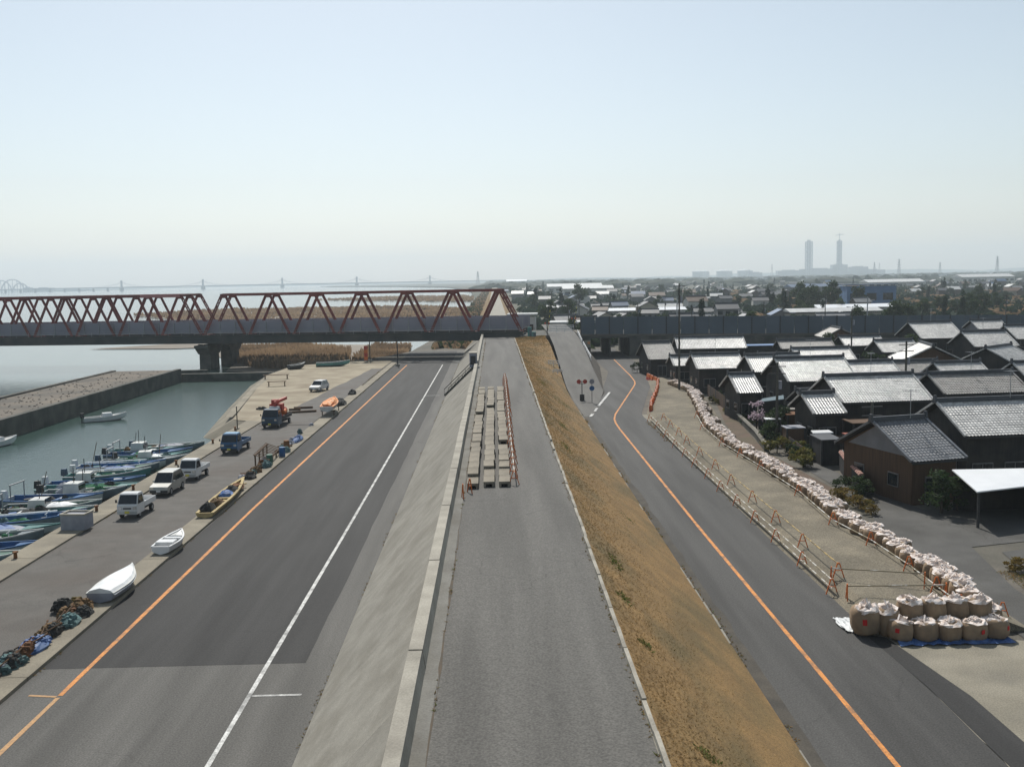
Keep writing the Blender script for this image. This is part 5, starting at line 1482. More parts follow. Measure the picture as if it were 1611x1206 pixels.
# orange water barriers where the road bends
wb = None
V = [Vector(p) for p in ((24.6, 159.7), (25.0, 152), (22.7, 139.4), (19.9, 126), (18.6, 119))]
acc = 0
for a, b in zip(V, V[1:]):
    d = (b - a).length
    while acc < d:
        p = a + (b - a) * (acc / d)
        rz = math.atan2((b - a).y, (b - a).x)
        if wb is None:
            wb = thing('water_barrier', 'orange red plastic water barrier in the curved line at the road bend', 'barrier', (p.x, p.y, 0), rz, 'orange barriers at the road bend')
            MB().box((0, 0, .22), (1.15, .5, .44), 0, 0, (.96, .7)).build('base', M_red, wb)
            MB().box((0, 0, .72), (1.1, .34, .56), 0, 0, (.9, .6)).build('body', M_orange, wb)
            MB().cyl((0, 0, .98), (0, 0, 1.06), .07, n=8).build('filler_cap', M_white, wb)
        else:
            copy_tree(wb, None, (p.x + rnd.uniform(-.1, .1), p.y, 0), rz + rnd.uniform(-.1, .1))
        acc += 1.3
    acc -= d
# short white delineators at the foot of the ramp
# ---------------------------------------------------------------- precast blocks stacked on the levee road
blk = {}
def block_mesh(h):
    if h not in blk:
        mb = MB()
        mb.box((0, 0, h - .07), (.64, 1.98, .14)); mb.box((-.25, 0, (h - .14) / 2), (.14, 1.98, h - .144)); mb.box((.25, 0, (h - .14) / 2), (.14, 1.98, h - .144))
        mb.box((0, .8, (h - .14) / 2), (.36, .16, h - .144))
        blk[h] = mb.mesh('concrete_block', M_block)
    return blk[h]
bl_lab = {0: 'precast channel block in the row nearest the parapet', 1: 'precast concrete channel block in the middle row', 2: 'precast channel block beside the red barricades'}
bl_grp = {0: 'blocks of the parapet side row', 1: 'blocks of the middle row', 2: 'blocks of the barricade side row'}
for c in range(3):
    for r_ in range(25):
        h = .32 if r_ == 0 else rnd.choice((.5, .5, .5, .44))
        if c != 0 and r_ == 1: h = .32
        if rnd.random() < .05 and r_ > 5: continue
        x = -1.5 + c * .96 + rnd.uniform(-.04, .04)
        y = 57.6 + r_ * 2.02 + rnd.uniform(-.02, .02) - (.0 if c == 0 else -.4)
        o = link('concrete_block', block_mesh(h), None, (x, y, 4.512), rnd.uniform(-.02, .02))
        en = ', at the open road end' if r_ < 8 else (', at the stairs end' if r_ > 16 else ', mid way along')
        tag(o, bl_lab[c] + en, 'concrete block', bl_grp[c] + en)
barricade([(.98, 57.6), (1.0, 80), (1.05, 108), (1.05, 119)], 2.3, lambda p: 4.51, 'red barricade standing beside the stacked blocks', 'pale pipe beside the stacked blocks', 'barricades beside the blocks', M_pipe_w, (.7,))
tag(a_frame(-1.95, 54.2, 4.51, .2), 'red barricade in front of the stacked blocks', 'barricade')
tag(a_frame(-1.6, 55.6, 4.51, .5), 'red barricade leaning at the corner of the stacked blocks', 'barricade')

# ---------------------------------------------------------------- signs, mirrors, poles
o = thing('traffic_mirror', 'pair of round red backed traffic mirrors on one post at the ramp foot', 'traffic mirror', (11.6, 133.5, 0.02))
MB().cyl((0, 0, 0), (0, 0, 2.7), .06, n=8).build('post', M_dark, o)
for s_ in (-.42, .42):
    d_ = MB().cyl((s_, -.05, 2.6), (s_, .06, 2.6), .3, .27, 18).build('mirror', M_red, o)
MB().bar((-.4, 0, 2.3), (.4, 0, 2.3), .06).build('cross_bar', M_dark, o)
MB().box((0, 0, .45), (.6, .5, .9)).build('base_box', M_dark, o)
o = thing('road_sign', 'round blue sign with a grey disc above it at the ramp foot', 'road sign', (12.7, 131.0, 0.02))
MB().cyl((0, 0, 0), (0, 0, 3.2), .05, n=8).build('post', M_steel, o)
MB().cyl((0, -.06, 1.95), (0, -.03, 1.95), .34, n=20).build('blue_disc', M_deckblue, o)
MB().cyl((0, -.06, 2.85), (0, -.03, 2.85), .34, n=20).build('grey_disc', M_tarp_grey, o)
o = thing('notice_board', 'small pale notice board on a post beside the underpass', 'sign', (19.2, 206.5, 0))
MB().bar((0, 0, 0), (0, 0, 3.2), .1).build('post', M_steel, o)
MB().box((0, -.06, 2.9), (1.3, .06, 1.5)).build('board', M_wall_cream, o); MB().box((.25, -.1, 3.1), (.5, .03, .5)).build('panel', M_orange_tarp, o)
up = None
def utility_pole(x, y, h, label, z=0.0, wires=True):
    o = thing('utility_pole', label, 'utility pole', (x, y, z), R(rnd.uniform(-10, 10)))
    MB().cyl((0, 0, -.2), (0, 0, h), .17, .1, 8).build('pole', M_conc_dark, o)
    for q in (.4, 1.1): MB().bar((-.85, 0, h - q), (.85, 0, h - q), .09).build('cross_arm', M_dark, o)
    MB().cyl((.3, .1, h - 2.6), (.3, .1, h - 1.8), .2, n=8).build('transformer', M_tarp_grey, o)
utility_pole(26.0, 140.0, 15.5, 'tall concrete utility pole behind the end of the bag row')
utility_pole(59.5, 165, 10.5, 'utility pole among the silver roofs near the railway')
utility_pole(27.4, 96.0, 8.0, 'utility pole beside the village garden plots')
utility_pole(29.3, 76.5, 6.5, 'short utility pole at the brown gabled house')
utility_pole(45.0, 108, 9.0, 'utility pole between the wide silver roofs')
for k, (x, y) in enumerate(((36, 250), (52, 262), (70, 258), (28, 330), (90, 270), (120, 300), (150, 290), (60, 350), (20, 270), (24, 420))):
    utility_pole(x, y, rnd.uniform(9, 12), ['utility pole beyond the railway barrier', 'leaning utility pole among far roofs'][k % 2] + [' near the crossing', ' by the field', ' past the trees', ' at the levee foot', ' by the houses'][k // 2])
lp = thing('light_pole', 'thin dark pole standing at the quay edge by the slipway', 'pole', (-29.6, 113.0, .12))
MB().cyl((0, 0, 0), (0, 0, 2.6), .06, n=6).build('pole', M_dark, lp); MB().box((0, 0, .06), (.4, .4, .12)).build('base', M_conc, lp)

# ---------------------------------------------------------------- trees and shrubs
for m_ in (M_leaf, M_leaf_dk, M_leaf_yel, M_leaf_or, M_blossom, M_green): leafy(m_, .3)
def crown_mesh(seed, rx_, ry_, h, n, leaf, m, shape='round', clumps=14):
    q = random.Random(seed)
    mb = MB()
    cl = []
    for _ in range(clumps):
        a = q.uniform(0, 6.28); t = q.random()
        if shape == 'cone': rr = (1 - t) * .75 + .08; z = t * h
        else: z = h * (.12 + .8 * t); rr = .8 * math.sin(math.pi * (.15 + .75 * t))
        r = rr * q.uniform(.35, 1)
        cl.append((rx_ * r * math.cos(a), ry_ * r * math.sin(a), z, q.uniform(.22, .42)))
    for _ in range(n):
        c = q.choice(cl)
        u = Vector((q.gauss(0, 1), q.gauss(0, 1), q.gauss(0, 1))).normalized() * (c[3] * q.random() ** .4)
        p = Vector((c[0] + u.x * rx_, c[1] + u.y * ry_, max(.02, c[2] + u.z * h * .45)))
        a1 = Vector((q.gauss(0, 1), q.gauss(0, 1), q.gauss(0, .6))).normalized() * leaf * q.uniform(.6, 1.3)
        a2 = a1.cross(Vector((q.gauss(0, 1), q.gauss(0, 1), q.gauss(0, 1)))).normalized() * leaf * q.uniform(.4, .9)
        mb.add([p - a1, p - a2 * .7, p + a1, p + a2], [(0, 1, 2, 3)])
    return mb.mesh('crown', m)
def trunk_mesh(h, r, seed, limbs=4):
    q = random.Random(seed)
    mb = MB(); mb.cyl((0, 0, -.2), (0.05 * h * q.uniform(-1, 1), 0, h * .75), r, r * .4, 7)
    for k in range(limbs):
        a = q.uniform(0, 6.28); z = h * q.uniform(.35, .7)
        mb.cyl((0, 0, z), (h * .22 * math.cos(a), h * .22 * math.sin(a), z + h * .22), r * .4, r * .12, 5)
    return mb.mesh('trunk', M_bark)
TREES = {}
def tree(kind, x, y, label, s=1.0, cat='tree', group=None, z=0.0, name=None):
    """kind: 'round','cone','shrub','yellow','ochre','blossom'"""
    k = (kind, rnd.randint(0, 2))
    if k not in TREES:
        sd_ = hash(kind) % 1 + k[1] * 31 + {'round': 1, 'cone': 2, 'shrub': 3, 'yellow': 4, 'ochre': 5, 'blossom': 6}[kind] * 101
        if kind == 'round': TREES[k] = (trunk_mesh(5, .25, sd_), crown_mesh(sd_, 3.2, 3.2, 5.5, 1500, .3, M_leaf), 2.0)
        if kind == 'cone': TREES[k] = (trunk_mesh(7, .25, sd_), crown_mesh(sd_, 2.2, 2.2, 8.5, 1500, .3, M_leaf_dk, 'cone', 20), 1.0)
        if kind == 'shrub': TREES[k] = (trunk_mesh(1.0, .08, sd_), crown_mesh(sd_, 1.2, 1.2, 1.7, 900, .1, M_leaf), .1)
        if kind == 'yellow': TREES[k] = (trunk_mesh(.8, .06, sd_), crown_mesh(sd_, 1.1, 1.1, 1.2, 800, .1, M_leaf_yel), .05)
        if kind == 'ochre': TREES[k] = (trunk_mesh(.6, .05, sd_), crown_mesh(sd_, 1.0, 1.0, .9, 700, .09, M_leaf_or), .02)
        if kind == 'blossom': TREES[k] = (trunk_mesh(1.8, .09, sd_, 6), crown_mesh(sd_, 1.1, 1.1, 1.5, 260, .1, M_blossom), .9)
    tm, cm_, zc = TREES[k]
    nm = name or {'round': 'broadleaf_tree', 'cone': 'conifer_tree', 'shrub': 'shrub', 'yellow': 'shrub', 'ochre': 'dry_shrub', 'blossom': 'plum_tree'}[kind]
    o = thing(nm, label, cat, (x, y, z), rnd.uniform(0, 6.28), group)
    o.scale = (s * rnd.uniform(.9, 1.1), s * rnd.uniform(.9, 1.1), s * rnd.uniform(.9, 1.1))
    link('trunk', tm, o); link('crown', cm_, o, (0, 0, zc))
    return o
tree('shrub', 30.4, 66.6, 'large dark green shrub in front of the slate roofed house', 1.7, 'shrub')
tree('shrub', 31.8, 67.2, 'dark green shrub beside the carport', 1.3, 'shrub')
tree('shrub', 26.6, 71.4, 'dark green bush behind the bag row at the end of the tiled wall', 1.0, 'shrub')
tree('shrub', 25.9, 73.0, 'low dark bush beside the tiled garden wall', .8, 'shrub')
tree('blossom', 27.4, 103.5, 'small blossoming plum tree in the village garden', 1.25)
tree('yellow', 26.3, 84.0, 'yellow green shrub by the garden plots behind the bags', 1.3, 'shrub')
tree('yellow', 27.4, 88.5, 'yellow green bush near the white roofed shed', 1.3, 'shrub')
tree('yellow', 26.0, 91.0, 'olive bush beside the stone retaining wall', 1.2, 'shrub')
tree('shrub', 26.6, 95.5, 'green garden bush on the stone retaining wall', 1.2, 'shrub')
tree('shrub', 28.3, 99.8, 'dark bush beside the tiny white roofed hut', 1.4, 'shrub')
tree('shrub', 29.5, 101.6, 'dark garden tree between hut and silver roofs', 1.6, 'shrub')
tree('shrub', 29.8, 104.0, 'dark bush under the blue grey lean-to', 1.3, 'shrub')
tree('ochre', 25.0, 70.6, 'dry orange grass clump behind the bag row', 1.1, 'shrub')
tree('ochre', 25.4, 68.6, 'dry ochre weeds at the lane corner', 1.0, 'shrub')
tree('ochre', 25.6, 66.6, 'dry weeds along the lane edge', .8, 'shrub')
tree('ochre', 28.4, 53.0, 'dry ochre verge weeds beside the lane', .8, 'shrub')
tree('ochre', 28.1, 49.5, 'dry verge weeds at the sandy yard', .7, 'shrub')
tree('shrub', 64.0, 150.0, 'dark garden tree between the silver roofs', 2.4)
tree('shrub', 58.0, 152.0, 'dark tree behind the brown low house', 2.6)
tree('round', 70.5, 168.0, 'dark tree beside the two storey house', .8)
tree('round', 60.0, 180.0, 'dark round tree next to the gable cottage', .8)
tree('shrub', 47.0, 135.0, 'dark bush between silver roofs in the village', 1.8)
tree('shrub', 24.6, 172.0, 'olive bush beside the underpass road', 1.0, 'shrub')
for k, (x, y) in enumerate(((19.5, 243), (23, 247), (26.5, 244), (30, 248))):  # trees added to block the bright view and keep the underpass dark
    tree('round', x, y, ['dark tree left beside the ramp beyond the underpass', 'dark tree filling the view through the underpass', 'dark leafy tree past the underpass column', 'dark tree beyond the underpass at the wall'][k], .9)
for k in range(30):
    y = rnd.uniform(80, 132); x = 26.9 + (y - 80) * .045 + rnd.uniform(-.9, 1.4)
    kd = rnd.choice(('shrub', 'shrub', 'yellow'))
    tree(kd, x, y, ('small dark garden bush ' if kd == 'shrub' else 'small olive garden bush ') + ('beside the stone retaining wall' if y > 98 else 'among the garden plots'), rnd.uniform(.35, .75), 'shrub', kd + ' bushes ' + ('by the wall' if y > 98 else 'in the plots'))
# garden beds between bag row and village
gd = MB()
gd.add([(24.2, 72, .006), (26.0, 72, .006), (25.2, 92, .006), (27.0, 108, .006), (28.4, 120, .006), (29.8, 135, .006), (27.9, 124, .006), (25.6, 110, .006), (24.0, 98, .006), (23.4, 86, .006)], [tuple(range(10))])
struct('garden_plot', gd, mat('garden_earth', (.14, .095, .07), (.1, .075, .055), .8, .95, c3=(.09, .09, .05), scale3=.3, fac3=.7, fine=.3, bump=.5, bump_scale=6))

# ---------------------------------------------------------------- town beyond the railway
def far_house_meshes(seed, L_, d, h, storeys):
    q = random.Random(seed)
    zr = h + .5 * d
    wall = MB(); wall.box((0, 0, h / 2 - .5), (L_ - .8, 2 * d - .9, h + 1)); wd = d - .45
    gx = (L_ - .8) / 2
    wall.add([(-gx, -wd, h), (-gx, wd, h), (-gx, 0, h + .5 * wd), (gx, -wd, h), (gx, wd, h), (gx, 0, h + .5 * wd)], [(0, 2, 1), (3, 4, 5)])
    roof = MB()
    for s_ in (-1, 1):
        roof.add([(-L_ / 2, 0, zr), (L_ / 2, 0, zr), (L_ / 2, s_ * d, h - .05), (-L_ / 2, s_ * d, h - .05), (-L_ / 2, 0, zr + .2), (L_ / 2, 0, zr + .2), (L_ / 2, s_ * d, h + .13), (-L_ / 2, s_ * d, h + .13)],
                 [(0, 1, 2, 3), (4, 7, 6, 5), (0, 3, 7, 4), (1, 5, 6, 2), (3, 2, 6, 7)])
    ridge = MB(); ridge.box((0, 0, zr + .3), (L_ + .1, .4, .4))
    win = MB()
    wins = []
    for st_ in range(storeys):
        for k in range(3):
            x = -L_ / 2 + L_ * (k + .5) / 3
            wins.append((x, -wd - .02, 1.5 + st_ * 2.7))
    return wall, roof, ridge, wins
PROTO = []
win_m = MB().box((0, 0, 0), (1.6, .1, 1.2)).mesh('window', M_glass)
for k, (L_, d, h, s_) in enumerate(((9, 4.2, 3.2, 1), (10, 4.4, 5.6, 2), (8, 3.8, 5.4, 2), (12, 4.6, 3.6, 1))):
    w_, r_, g_, wn_ = far_house_meshes(k, L_, d, h, s_)
    PROTO.append((w_, r_, g_, wn_))
FW = [mat('far_wall_cream', (.4, .36, .29), None, .3, .9, vary=.15), mat('far_wall_brown', (.12, .1, .085), None, .3, .9, vary=.2), mat('far_wall_white', (.55, .54, .5), None, .3, .9, vary=.1), mat('far_wall_grey', (.2, .2, .2), None, .3, .9, vary=.2)]
FR = [mat('far_roof_dark', (.065, .07, .08), (.05, .055, .06), .5, .55, spec=.5, vary=.25), mat('far_roof_silver', (.22, .22, .22), (.15, .15, .15), .5, .45, spec=.5, vary=.2), mat('far_roof_brown', (.13, .085, .06), None, .5, .6, vary=.2), mat('far_roof_blue', (.08, .13, .22), None, .5, .5, vary=.2), mat('far_roof_white', (.62, .62, .6), None, .5, .4, vary=.1)]
FRN = ['dark tiled', 'silver tiled', 'brown', 'blue', 'pale']
FM = {}
def far_house(x, y, rz, p, wi, ri, s=1.0, detail=True):
    key = (p, wi, ri)
    if key not in FM:
        w_, r_, g_, wn_ = PROTO[p]
        FM[key] = (w_.mesh('wall', FW[wi]), r_.mesh('roof', FR[ri]), g_.mesh('ridge', FR[0]))
    wm, rm, gm = FM[key]
    zone = 'just beyond the railway' if y < 420 else ('in the middle of the far town' if y < 900 else 'at the far edge of the town')
    wall_n = ['cream walled', 'brown walled', 'white walled', 'grey walled'][wi]
    o = thing('town_house', f'{wall_n} house with {FRN[ri]} roof {zone}', 'house', (x, y, 0), rz, f'{wall_n} houses with {FRN[ri]} roofs {zone}')
    o.scale = (s, s, s)
    link('wall', wm, o); link('roof', rm, o); 
    if y < 600: link('ridge', gm, o)
    if y < 420:
        for wpos in PROTO[p][3]: link('window', win_m, o, wpos)
placed = []
def px_of(x, y, z=3):
    v = cam.matrix_world.inverted() @ Vector((x, y, z))
    return 805.5 + 1566 * v.x / -v.z
cmi = cam.matrix_world.inverted()
def px_of(x, y, z=3.0):
    v = cmi @ Vector((x, y, z)); return 805.5 + 1566 * v.x / -v.z
tries = 0
while len(placed) < 270 and tries < 20000:
    tries += 1
    y = 290 * math.exp(rnd.random() ** 1.1 * math.log(8.5))
    px_ = rnd.uniform(795, 1700)
    x = (px_ - 777) / 1566 * y
    if x < 24 - min(8, (y - 290) * .05): continue
    if px_ > 1360 and y < 620 and rnd.random() < .95: continue
    if 1210 < px_ < 1345 and 380 < y < 520: continue
    mind = 11 + y * .012
    if any((x - a) ** 2 + (y - b) ** 2 < mind * mind for a, b in placed): continue
    placed.append((x, y))
    far_house(x, y, R(rnd.choice((0, 0, 90)) + rnd.uniform(-12, 12)), rnd.randint(0, 3), rnd.choice((0, 1, 1, 2, 3, 3)), rnd.choice((0, 0, 0, 0, 1, 1, 2, 3, 4)), rnd.uniform(.65, .98))
# larger pale buildings
def hall(label, x, y, L_, D_, H_, rz, wm, rm, flat=False):
    o = thing('long_hall', label, 'building', (x, y, 0), rz)
    MB().box((0, 0, H_ / 2 - .5), (L_, D_, H_ + 1)).build('wall', wm, o)
    mb = MB()
    if flat: mb.box((0, 0, H_ + .7), (L_ + 1, D_ + 1, .4))
    else:
        hh = D_ * .12
        mb.rings([[(sx * (L_ / 2 + .6), -D_ / 2 - .6, H_ + .51), (sx * (L_ / 2 + .6), 0, H_ + .51 + hh), (sx * (L_ / 2 + .6), D_ / 2 + .6, H_ + .51)] for sx in (-1, 1)])
    mb.build('roof', rm, o)
    n = max(3, int(L_ / 7))
    for k in range(n):
        MB().box((-L_ / 2 + L_ * (k + .5) / n, -D_ / 2 - .05, H_ * .55), (L_ / n * .6, .12, H_ * .3)).build('window', M_glass, o)
    MB().box((L_ * .3, -D_ / 2 - .05, 1.4), (3.2, .14, 2.8)).build('door', M_frame, o)
hall('long white roofed hall far beyond the level crossing', 92, 1150, 62, 26, 7, .02, FW[2], M_far_white)
hall('white roofed factory nearer than the long hall', 82, 880, 44, 20, 7, .03, FW[2], M_far_white)
hall('shining white hall at the end of the far levee', 52, 2300, 46, 30, 12, 0, M_far_white, M_metal_roof)
hall('low white walled building beside the levee past the crossing', 58, 395, 34, 8, 3, .02, FW[2], M_metal_roof)
hall('long pale roofed shed just beyond the barrier', 112, 330, 30, 9, 3.6, .03, FW[0], FR[4])
hall('blue building with dark windows beside the autumn tree', 171, 455, 22, 12, 10.5, -.05, mat('blue_wall', (.13, .22, .38), (.1, .18, .32), .4, .8), FR[3], True)
hall('white low store in front of the evergreen grove', 134, 372, 28, 9, 3.4, .02, FW[2], M_metal_roof)
hall('pale concrete building beside the level crossing', 22.0, 262, 14, 9, 4.4, -.1, FW[0], FR[4], True)
hall('grey concrete pump house on the levee beyond the tracks', 7.5, 268, 7, 6, 6.5, -.1, FW[2], FR[4], True)
hall('long blue roofed hall among the far houses', 250, 780, 40, 18, 6, .04, FW[3], FR[3])
hall('wide pale hall at the horizon of the fields', 420, 1050, 60, 24, 6, .04, FW[2], FR[4])
hall('pale warehouse in the fields on the landward horizon', 640, 1300, 70, 30, 8, .04, FW[2], FR[4])
# trees in the town
tg = 'trees of the far town'
tree('cone', 119, 408, 'single pointed dark conifer beyond the railway', 1.15)
for k, (x, y) in enumerate(((133, 420), (139, 432), (145, 428), (137, 445))):
    tree('round', x, y, ['broad dark evergreen tree at the edge of the grove', 'dark evergreen tree in the middle of the grove', 'rounded dark tree in the evergreen grove', 'tall dark tree at the back of the grove'][k], 1.6)
tree('round', 156, 425, 'round tree with ochre tinge beside the blue building', 1.45)
tree('round', 48, 560, 'big dark tree standing beside the far levee', 1.7)
for k in range(170):
    y = 245 * math.exp(rnd.random() * math.log(9)); px_ = rnd.uniform(795, 1680); x = (px_ - 777) / 1566 * y
    if x < 15: continue
    if any((x - a) ** 2 + (y - b) ** 2 < 49 for a, b in placed): continue
    kd = 'round' if rnd.random() < .7 else 'cone'
    zone = 'just beyond the railway' if y < 420 else ('in the middle of the far town' if y < 900 else 'at the far edge of the town')
    tree(kd, x, y, ('rounded dark tree ' if kd == 'round' else 'pointed dark conifer ') + zone, rnd.uniform(.7, 1.25), 'tree', ('rounded' if kd == 'round' else 'pointed') + ' trees ' + zone)
# hedges and scrub that fill the gaps: uncountable
def scrub(label, n, y0, y1, px0, px1, hmin, hmax, m, seed, wmul=1.0):
    q = random.Random(seed); mb = MB()
    for _ in range(n):
        y = y0 * math.exp(q.random() * math.log(y1 / y0)); px_ = q.uniform(px0, px1); x = (px_ - 777) / 1566 * y
        if x < 13: continue
        h = q.uniform(hmin, hmax); w_ = h * q.uniform(.7, 2.2) * wmul
        for _k in range(7):
            a = q.uniform(0, 6.28); p = Vector((x + w_ * .5 * q.uniform(-1, 1), y + w_ * .4 * q.uniform(-1, 1), q.uniform(0, h * .55)))
            u = Vector((math.cos(a), math.sin(a), q.uniform(-.2, .4))) * w_ * .42; v = Vector((-math.sin(a) * .3, math.cos(a) * .3, 1)) * h * .5
            mb.add([p - u, p - u * .2 - v * .2, p + u, p + u * .4 + v * .8, p + v, p - u * .6 + v * .7], [(0, 1, 2, 3, 4, 5)])
    tag(mb.build('scrub', m), label, 'scrub', kind='stuff')
scrub('dark hedges and scrub between the town houses', 2600, 240, 1300, 790, 1700, 1.2, 4.0, M_leaf_dk, 1)
scrub('brown winter scrub and weeds on the fields', 2200, 240, 1000, 1150, 1720, .6, 2.2, M_reed, 2, 2.0)
rvs = MB(); q = random.Random(77)
for _ in range(900):
    y = 242 * math.exp(q.random() * math.log(6)); x = q.uniform(-15, -6.5); h = q.uniform(.4, 1.8)
    for _k in range(5):
        a = q.uniform(0, 6.28); p = Vector((x + q.uniform(-1, 1), y + q.uniform(-1.5, 1.5), 0)); u = Vector((math.cos(a), math.sin(a), 0)) * h * .7
        rvs.add([p - u, p + u, p + u * .5 + Vector((0, 0, h * .8)), p + Vector((q.uniform(-.3, .3), 0, h)), p - u * .6 + Vector((0, 0, h * .7))], [(0, 1, 2, 3, 4)], 0 if q.random() < .6 else 1)
tag(rvs.build('river_scrub', [M_reed, M_leaf]), 'brown and olive scrub at the river foot of the far levee', 'scrub', kind='stuff')
scrub('olive scrub at the foot of the railway bank', 300, 230, 300, 840, 1700, 1.5, 3.2, M_leaf, 3)
ft = MB(); q = random.Random(5)
for _ in range(2600):
    y = 2300 + 5800 * q.random() ** 1.3; px_ = q.uniform(800, 1760); x = (px_ - 777) / 1566 * y
    ft.box((x, y, 2.5), (q.uniform(8, 40), q.uniform(8, 20), q.uniform(4, 12)), q.choice((0, 0, 1, 2)), q.uniform(-.3, .3), (1, q.choice((.4, 1))))
tag(ft.build('distant_town', [M_far_grey, M_far_white, M_far_wood]), 'hazy roofs of the distant town along the horizon', 'town', kind='stuff')
fw = MB()
for _ in range(1700):
    y = 1500 + 6600 * q.random(); px_ = q.uniform(770, 1780); x = (px_ - 777) / 1566 * y
    r_ = q.uniform(8, 45); h = q.uniform(5, 13)
    lump(fw, (x, y, -.5), r_, r_ * .4, h, q.randint(0, 99999), 8)
tag(fw.build('distant_woods', M_far_wood), 'hazy dark woods along the landward horizon', 'woods', kind='stuff')
fl = MB()
for (a, b, y, h) in ((-2600, 200, 8300, 16), (-5600, -2300, 7600, 14), (100, 5200, 8500, 30), (1500, 6800, 8300, 42)):
    n = 40
    P = [];
    for i in range(n + 1):
        x = a + (b - a) * i / n
        hh = h * (.75 + .35 * noise1(i * .45, int(y))) * min(1, min(i, n - i) / 4 + .15)
        P += [(x, y, -2.5), (x, y + 160, hh), (x, y + 420, -2.5)]
    fl.add(P, [f for i in range(n) for f in ((i * 3, i * 3 + 3, i * 3 + 4, i * 3 + 1), (i * 3 + 1, i * 3 + 4, i * 3 + 5, i * 3 + 2))])
struct('far_hills', fl, M_far_wood)

# ---------------------------------------------------------------- far bridge, power station, pylons, fairground
fb = thing('cable_bridge', 'long hazy cable stayed bridge crossing the river mouth', 'bridge', (-1500, 4500, -2))
tw = [(198, 4500), (324, 4620), (447, 4740), (563, 4860), (677, 4980)]
TP = [Vector(((p - 777) / 1566 * y, y, 0)) - Vector((-1500, 4500, 0)) for p, y in tw]
dirv = (TP[-1] - TP[0]).normalized()
ends = [TP[0] - dirv * 700, TP[-1] + dirv * 420]
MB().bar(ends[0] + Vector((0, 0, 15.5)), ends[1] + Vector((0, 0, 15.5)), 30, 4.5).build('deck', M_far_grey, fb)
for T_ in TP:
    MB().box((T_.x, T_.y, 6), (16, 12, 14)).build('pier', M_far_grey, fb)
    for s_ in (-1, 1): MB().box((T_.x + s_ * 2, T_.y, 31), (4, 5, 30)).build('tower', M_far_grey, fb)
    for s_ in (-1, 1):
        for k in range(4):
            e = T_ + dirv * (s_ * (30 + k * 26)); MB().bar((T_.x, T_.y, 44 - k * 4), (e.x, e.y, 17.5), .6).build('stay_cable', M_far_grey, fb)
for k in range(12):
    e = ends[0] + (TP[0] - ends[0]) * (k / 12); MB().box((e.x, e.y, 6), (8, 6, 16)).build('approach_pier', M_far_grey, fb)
def at_px(px_, y): return (px_ - 777) / 1566 * y
def lattice_tower(o, w, h, levels, m, r):
    for sx in (-1, 1):
        for sy in (-1, 1): MB().bar((sx * w / 2, sy * w / 2, 0), (sx * w / 2, sy * w / 2, h), r).build('column', m, o)
    for k in range(1, levels + 1):
        z = h * k / levels; z0 = h * (k - 1) / levels
        mb = MB()
        for a, b in (((-1, -1), (1, -1)), ((1, -1), (1, 1)), ((1, 1), (-1, 1)), ((-1, 1), (-1, -1))):
            mb.bar((a[0] * w / 2, a[1] * w / 2, z), (b[0] * w / 2, b[1] * w / 2, z), r * .8)
            mb.bar((a[0] * w / 2, a[1] * w / 2, z0), (b[0] * w / 2, b[1] * w / 2, z), r * .6)
        mb.build('brace_ring', m, o)
y = 5600
o = thing('chimney_tower', 'hazy square chimney tower of the power station', 'chimney', (at_px(1272, y), y, 0))
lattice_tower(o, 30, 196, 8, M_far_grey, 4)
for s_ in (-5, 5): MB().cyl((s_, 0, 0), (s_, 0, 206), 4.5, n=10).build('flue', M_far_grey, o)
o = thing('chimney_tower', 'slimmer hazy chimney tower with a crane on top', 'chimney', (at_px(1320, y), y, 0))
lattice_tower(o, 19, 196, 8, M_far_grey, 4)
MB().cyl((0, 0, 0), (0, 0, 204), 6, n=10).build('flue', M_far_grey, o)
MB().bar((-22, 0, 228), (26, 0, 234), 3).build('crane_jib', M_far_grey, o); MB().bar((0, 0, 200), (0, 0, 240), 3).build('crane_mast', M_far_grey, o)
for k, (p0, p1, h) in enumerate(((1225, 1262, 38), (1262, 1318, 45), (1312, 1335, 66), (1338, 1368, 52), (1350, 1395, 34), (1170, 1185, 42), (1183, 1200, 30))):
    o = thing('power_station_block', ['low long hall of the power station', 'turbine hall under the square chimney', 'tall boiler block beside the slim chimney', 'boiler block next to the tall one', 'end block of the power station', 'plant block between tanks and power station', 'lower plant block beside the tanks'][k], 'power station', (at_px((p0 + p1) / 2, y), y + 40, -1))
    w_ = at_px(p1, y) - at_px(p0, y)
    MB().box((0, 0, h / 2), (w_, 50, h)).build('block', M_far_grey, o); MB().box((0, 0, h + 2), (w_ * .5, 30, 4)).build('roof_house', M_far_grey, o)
tk = None
for k, p_ in enumerate((1097, 1115, 1135, 1152, 1168)):
    o = thing('storage_tank', 'hazy domed storage tank on the landward horizon', 'tank', (at_px(p_, 5000), 5000 + (k % 2) * 120, -1), 0, 'domed tanks on the horizon')
    MB().cyl((0, 0, 0), (0, 0, 40), 27, n=24).build('shell', M_far_white, o); MB().cyl((0, 0, 40), (0, 0, 47), 27, 8, 24).build('dome', M_far_white, o)
py0 = None
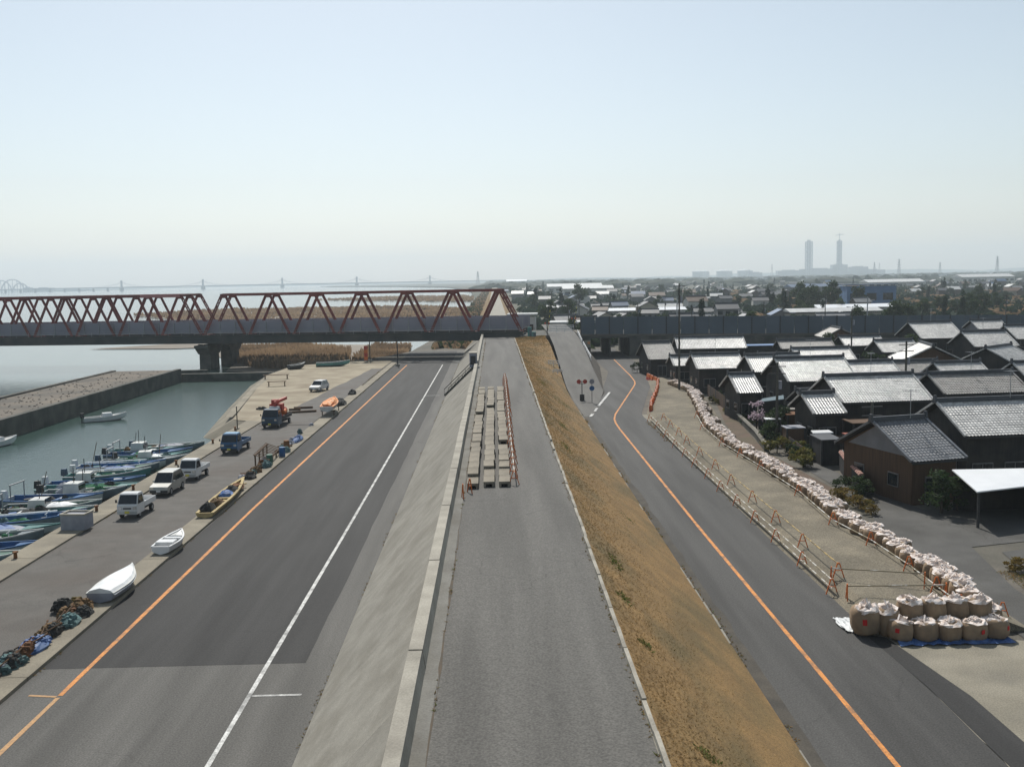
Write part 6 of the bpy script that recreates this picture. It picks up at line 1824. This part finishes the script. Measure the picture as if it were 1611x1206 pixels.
for k, (p_, yy, h) in enumerate(((1415, 3600, 64), (1571, 3300, 64), (1376, 4300, 62), (1384, 4700, 62), (1214, 4200, 60), (1480, 4200, 56), (752, 3600, 48))):
    pos = (at_px(p_, yy), yy, 0)
    if py0 is None:
        py0 = thing('pylon', 'slender hazy lattice pylon on the horizon', 'pylon', pos, .2, 'pylons on the horizon')
        mb = MB()
        for sx in (-1, 1):
            for sy in (-1, 1): mb.bar((sx * 5, sy * 5, 0), (sx * .6, sy * .6, 64), 1.0)
        for z in range(0, 60, 8):
            w0, w1 = 5 - 4.4 * z / 64, 5 - 4.4 * (z + 8) / 64
            for sy in (-1, 1): mb.bar((-w0, sy * w0, z), (w1, sy * w1, z + 8), .6)
        mb.build('lattice', M_far_grey, py0)
        for z in (44, 52, 60): MB().bar((-9, 0, z), (9, 0, z), 1.0).build('cross_arm', M_far_grey, py0)
    else: copy_tree(py0, None, pos, .2 + k * .3, None, (1, 1, h / 64))
for k, (p_, r_) in enumerate(((12, 62), (30, 66), (42, 46))):
    yy = 5200
    o = thing('roller_coaster', ['hazy roller coaster hump on the far shore', 'highest hazy coaster arch on the far shore', 'smaller hazy coaster arch on the far shore'][k], 'roller coaster', (at_px(p_, yy), yy, -2))
    mb = MB(); mb2 = MB()
    for i in range(16):
        a, b = math.pi * i / 16, math.pi * (i + 1) / 16
        mb.bar((r_ * .9 * math.cos(a), 0, r_ * math.sin(a)), (r_ * .9 * math.cos(b), 0, r_ * math.sin(b)), 5)
        if i % 2 == 0: mb2.bar((r_ * .9 * math.cos(a), 0, -1), (r_ * .9 * math.cos(a), 0, r_ * math.sin(a) + .1), 2)
    mb.build('track', M_far_grey, o); tag(mb2.build('supports', M_far_grey, o), kind='stuff')
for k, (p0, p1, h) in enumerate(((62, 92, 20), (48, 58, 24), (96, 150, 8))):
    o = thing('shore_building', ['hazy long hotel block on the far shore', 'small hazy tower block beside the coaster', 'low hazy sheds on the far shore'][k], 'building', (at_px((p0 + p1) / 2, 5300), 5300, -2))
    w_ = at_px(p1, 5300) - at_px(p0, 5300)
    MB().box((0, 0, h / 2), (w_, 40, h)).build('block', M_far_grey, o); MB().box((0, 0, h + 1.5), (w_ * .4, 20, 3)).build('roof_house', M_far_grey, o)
fs = MB()
P = [(-2700, 5280), (-2250, 5250), (-1950, 5400), (-1850, 5700), (-2700, 6100)]
fs.add([(x, y, -1.7) for x, y in P] + [(-2300, 5500, 4)], [(i, (i + 1) % 5, 5) for i in range(5)])
struct('far_shore', fs, M_far_wood)

# ---------------------------------------------------------------- haze
hz = MB(); hz.box((0, 4300, 117), (18600, 9800, 246))
M_haze = bpy.data.materials.new('haze_air'); M_haze.use_nodes = True
nt = M_haze.node_tree
for n in list(nt.nodes):
    if n.type != 'OUTPUT_MATERIAL': nt.nodes.remove(n)
pv = nt.nodes.new('ShaderNodeVolumePrincipled')
pv.inputs['Color'].default_value = (.82, .93, 1.0, 1)
pv.inputs['Density'].default_value = 1.85e-4
pv.inputs['Anisotropy'].default_value = .2
nt.links.new(pv.outputs[0], [n for n in nt.nodes if n.type == 'OUTPUT_MATERIAL'][0].inputs['Volume'])
tag(hz.build('haze', M_haze), 'thin pale sea haze over the whole river mouth', 'haze', kind='stuff')
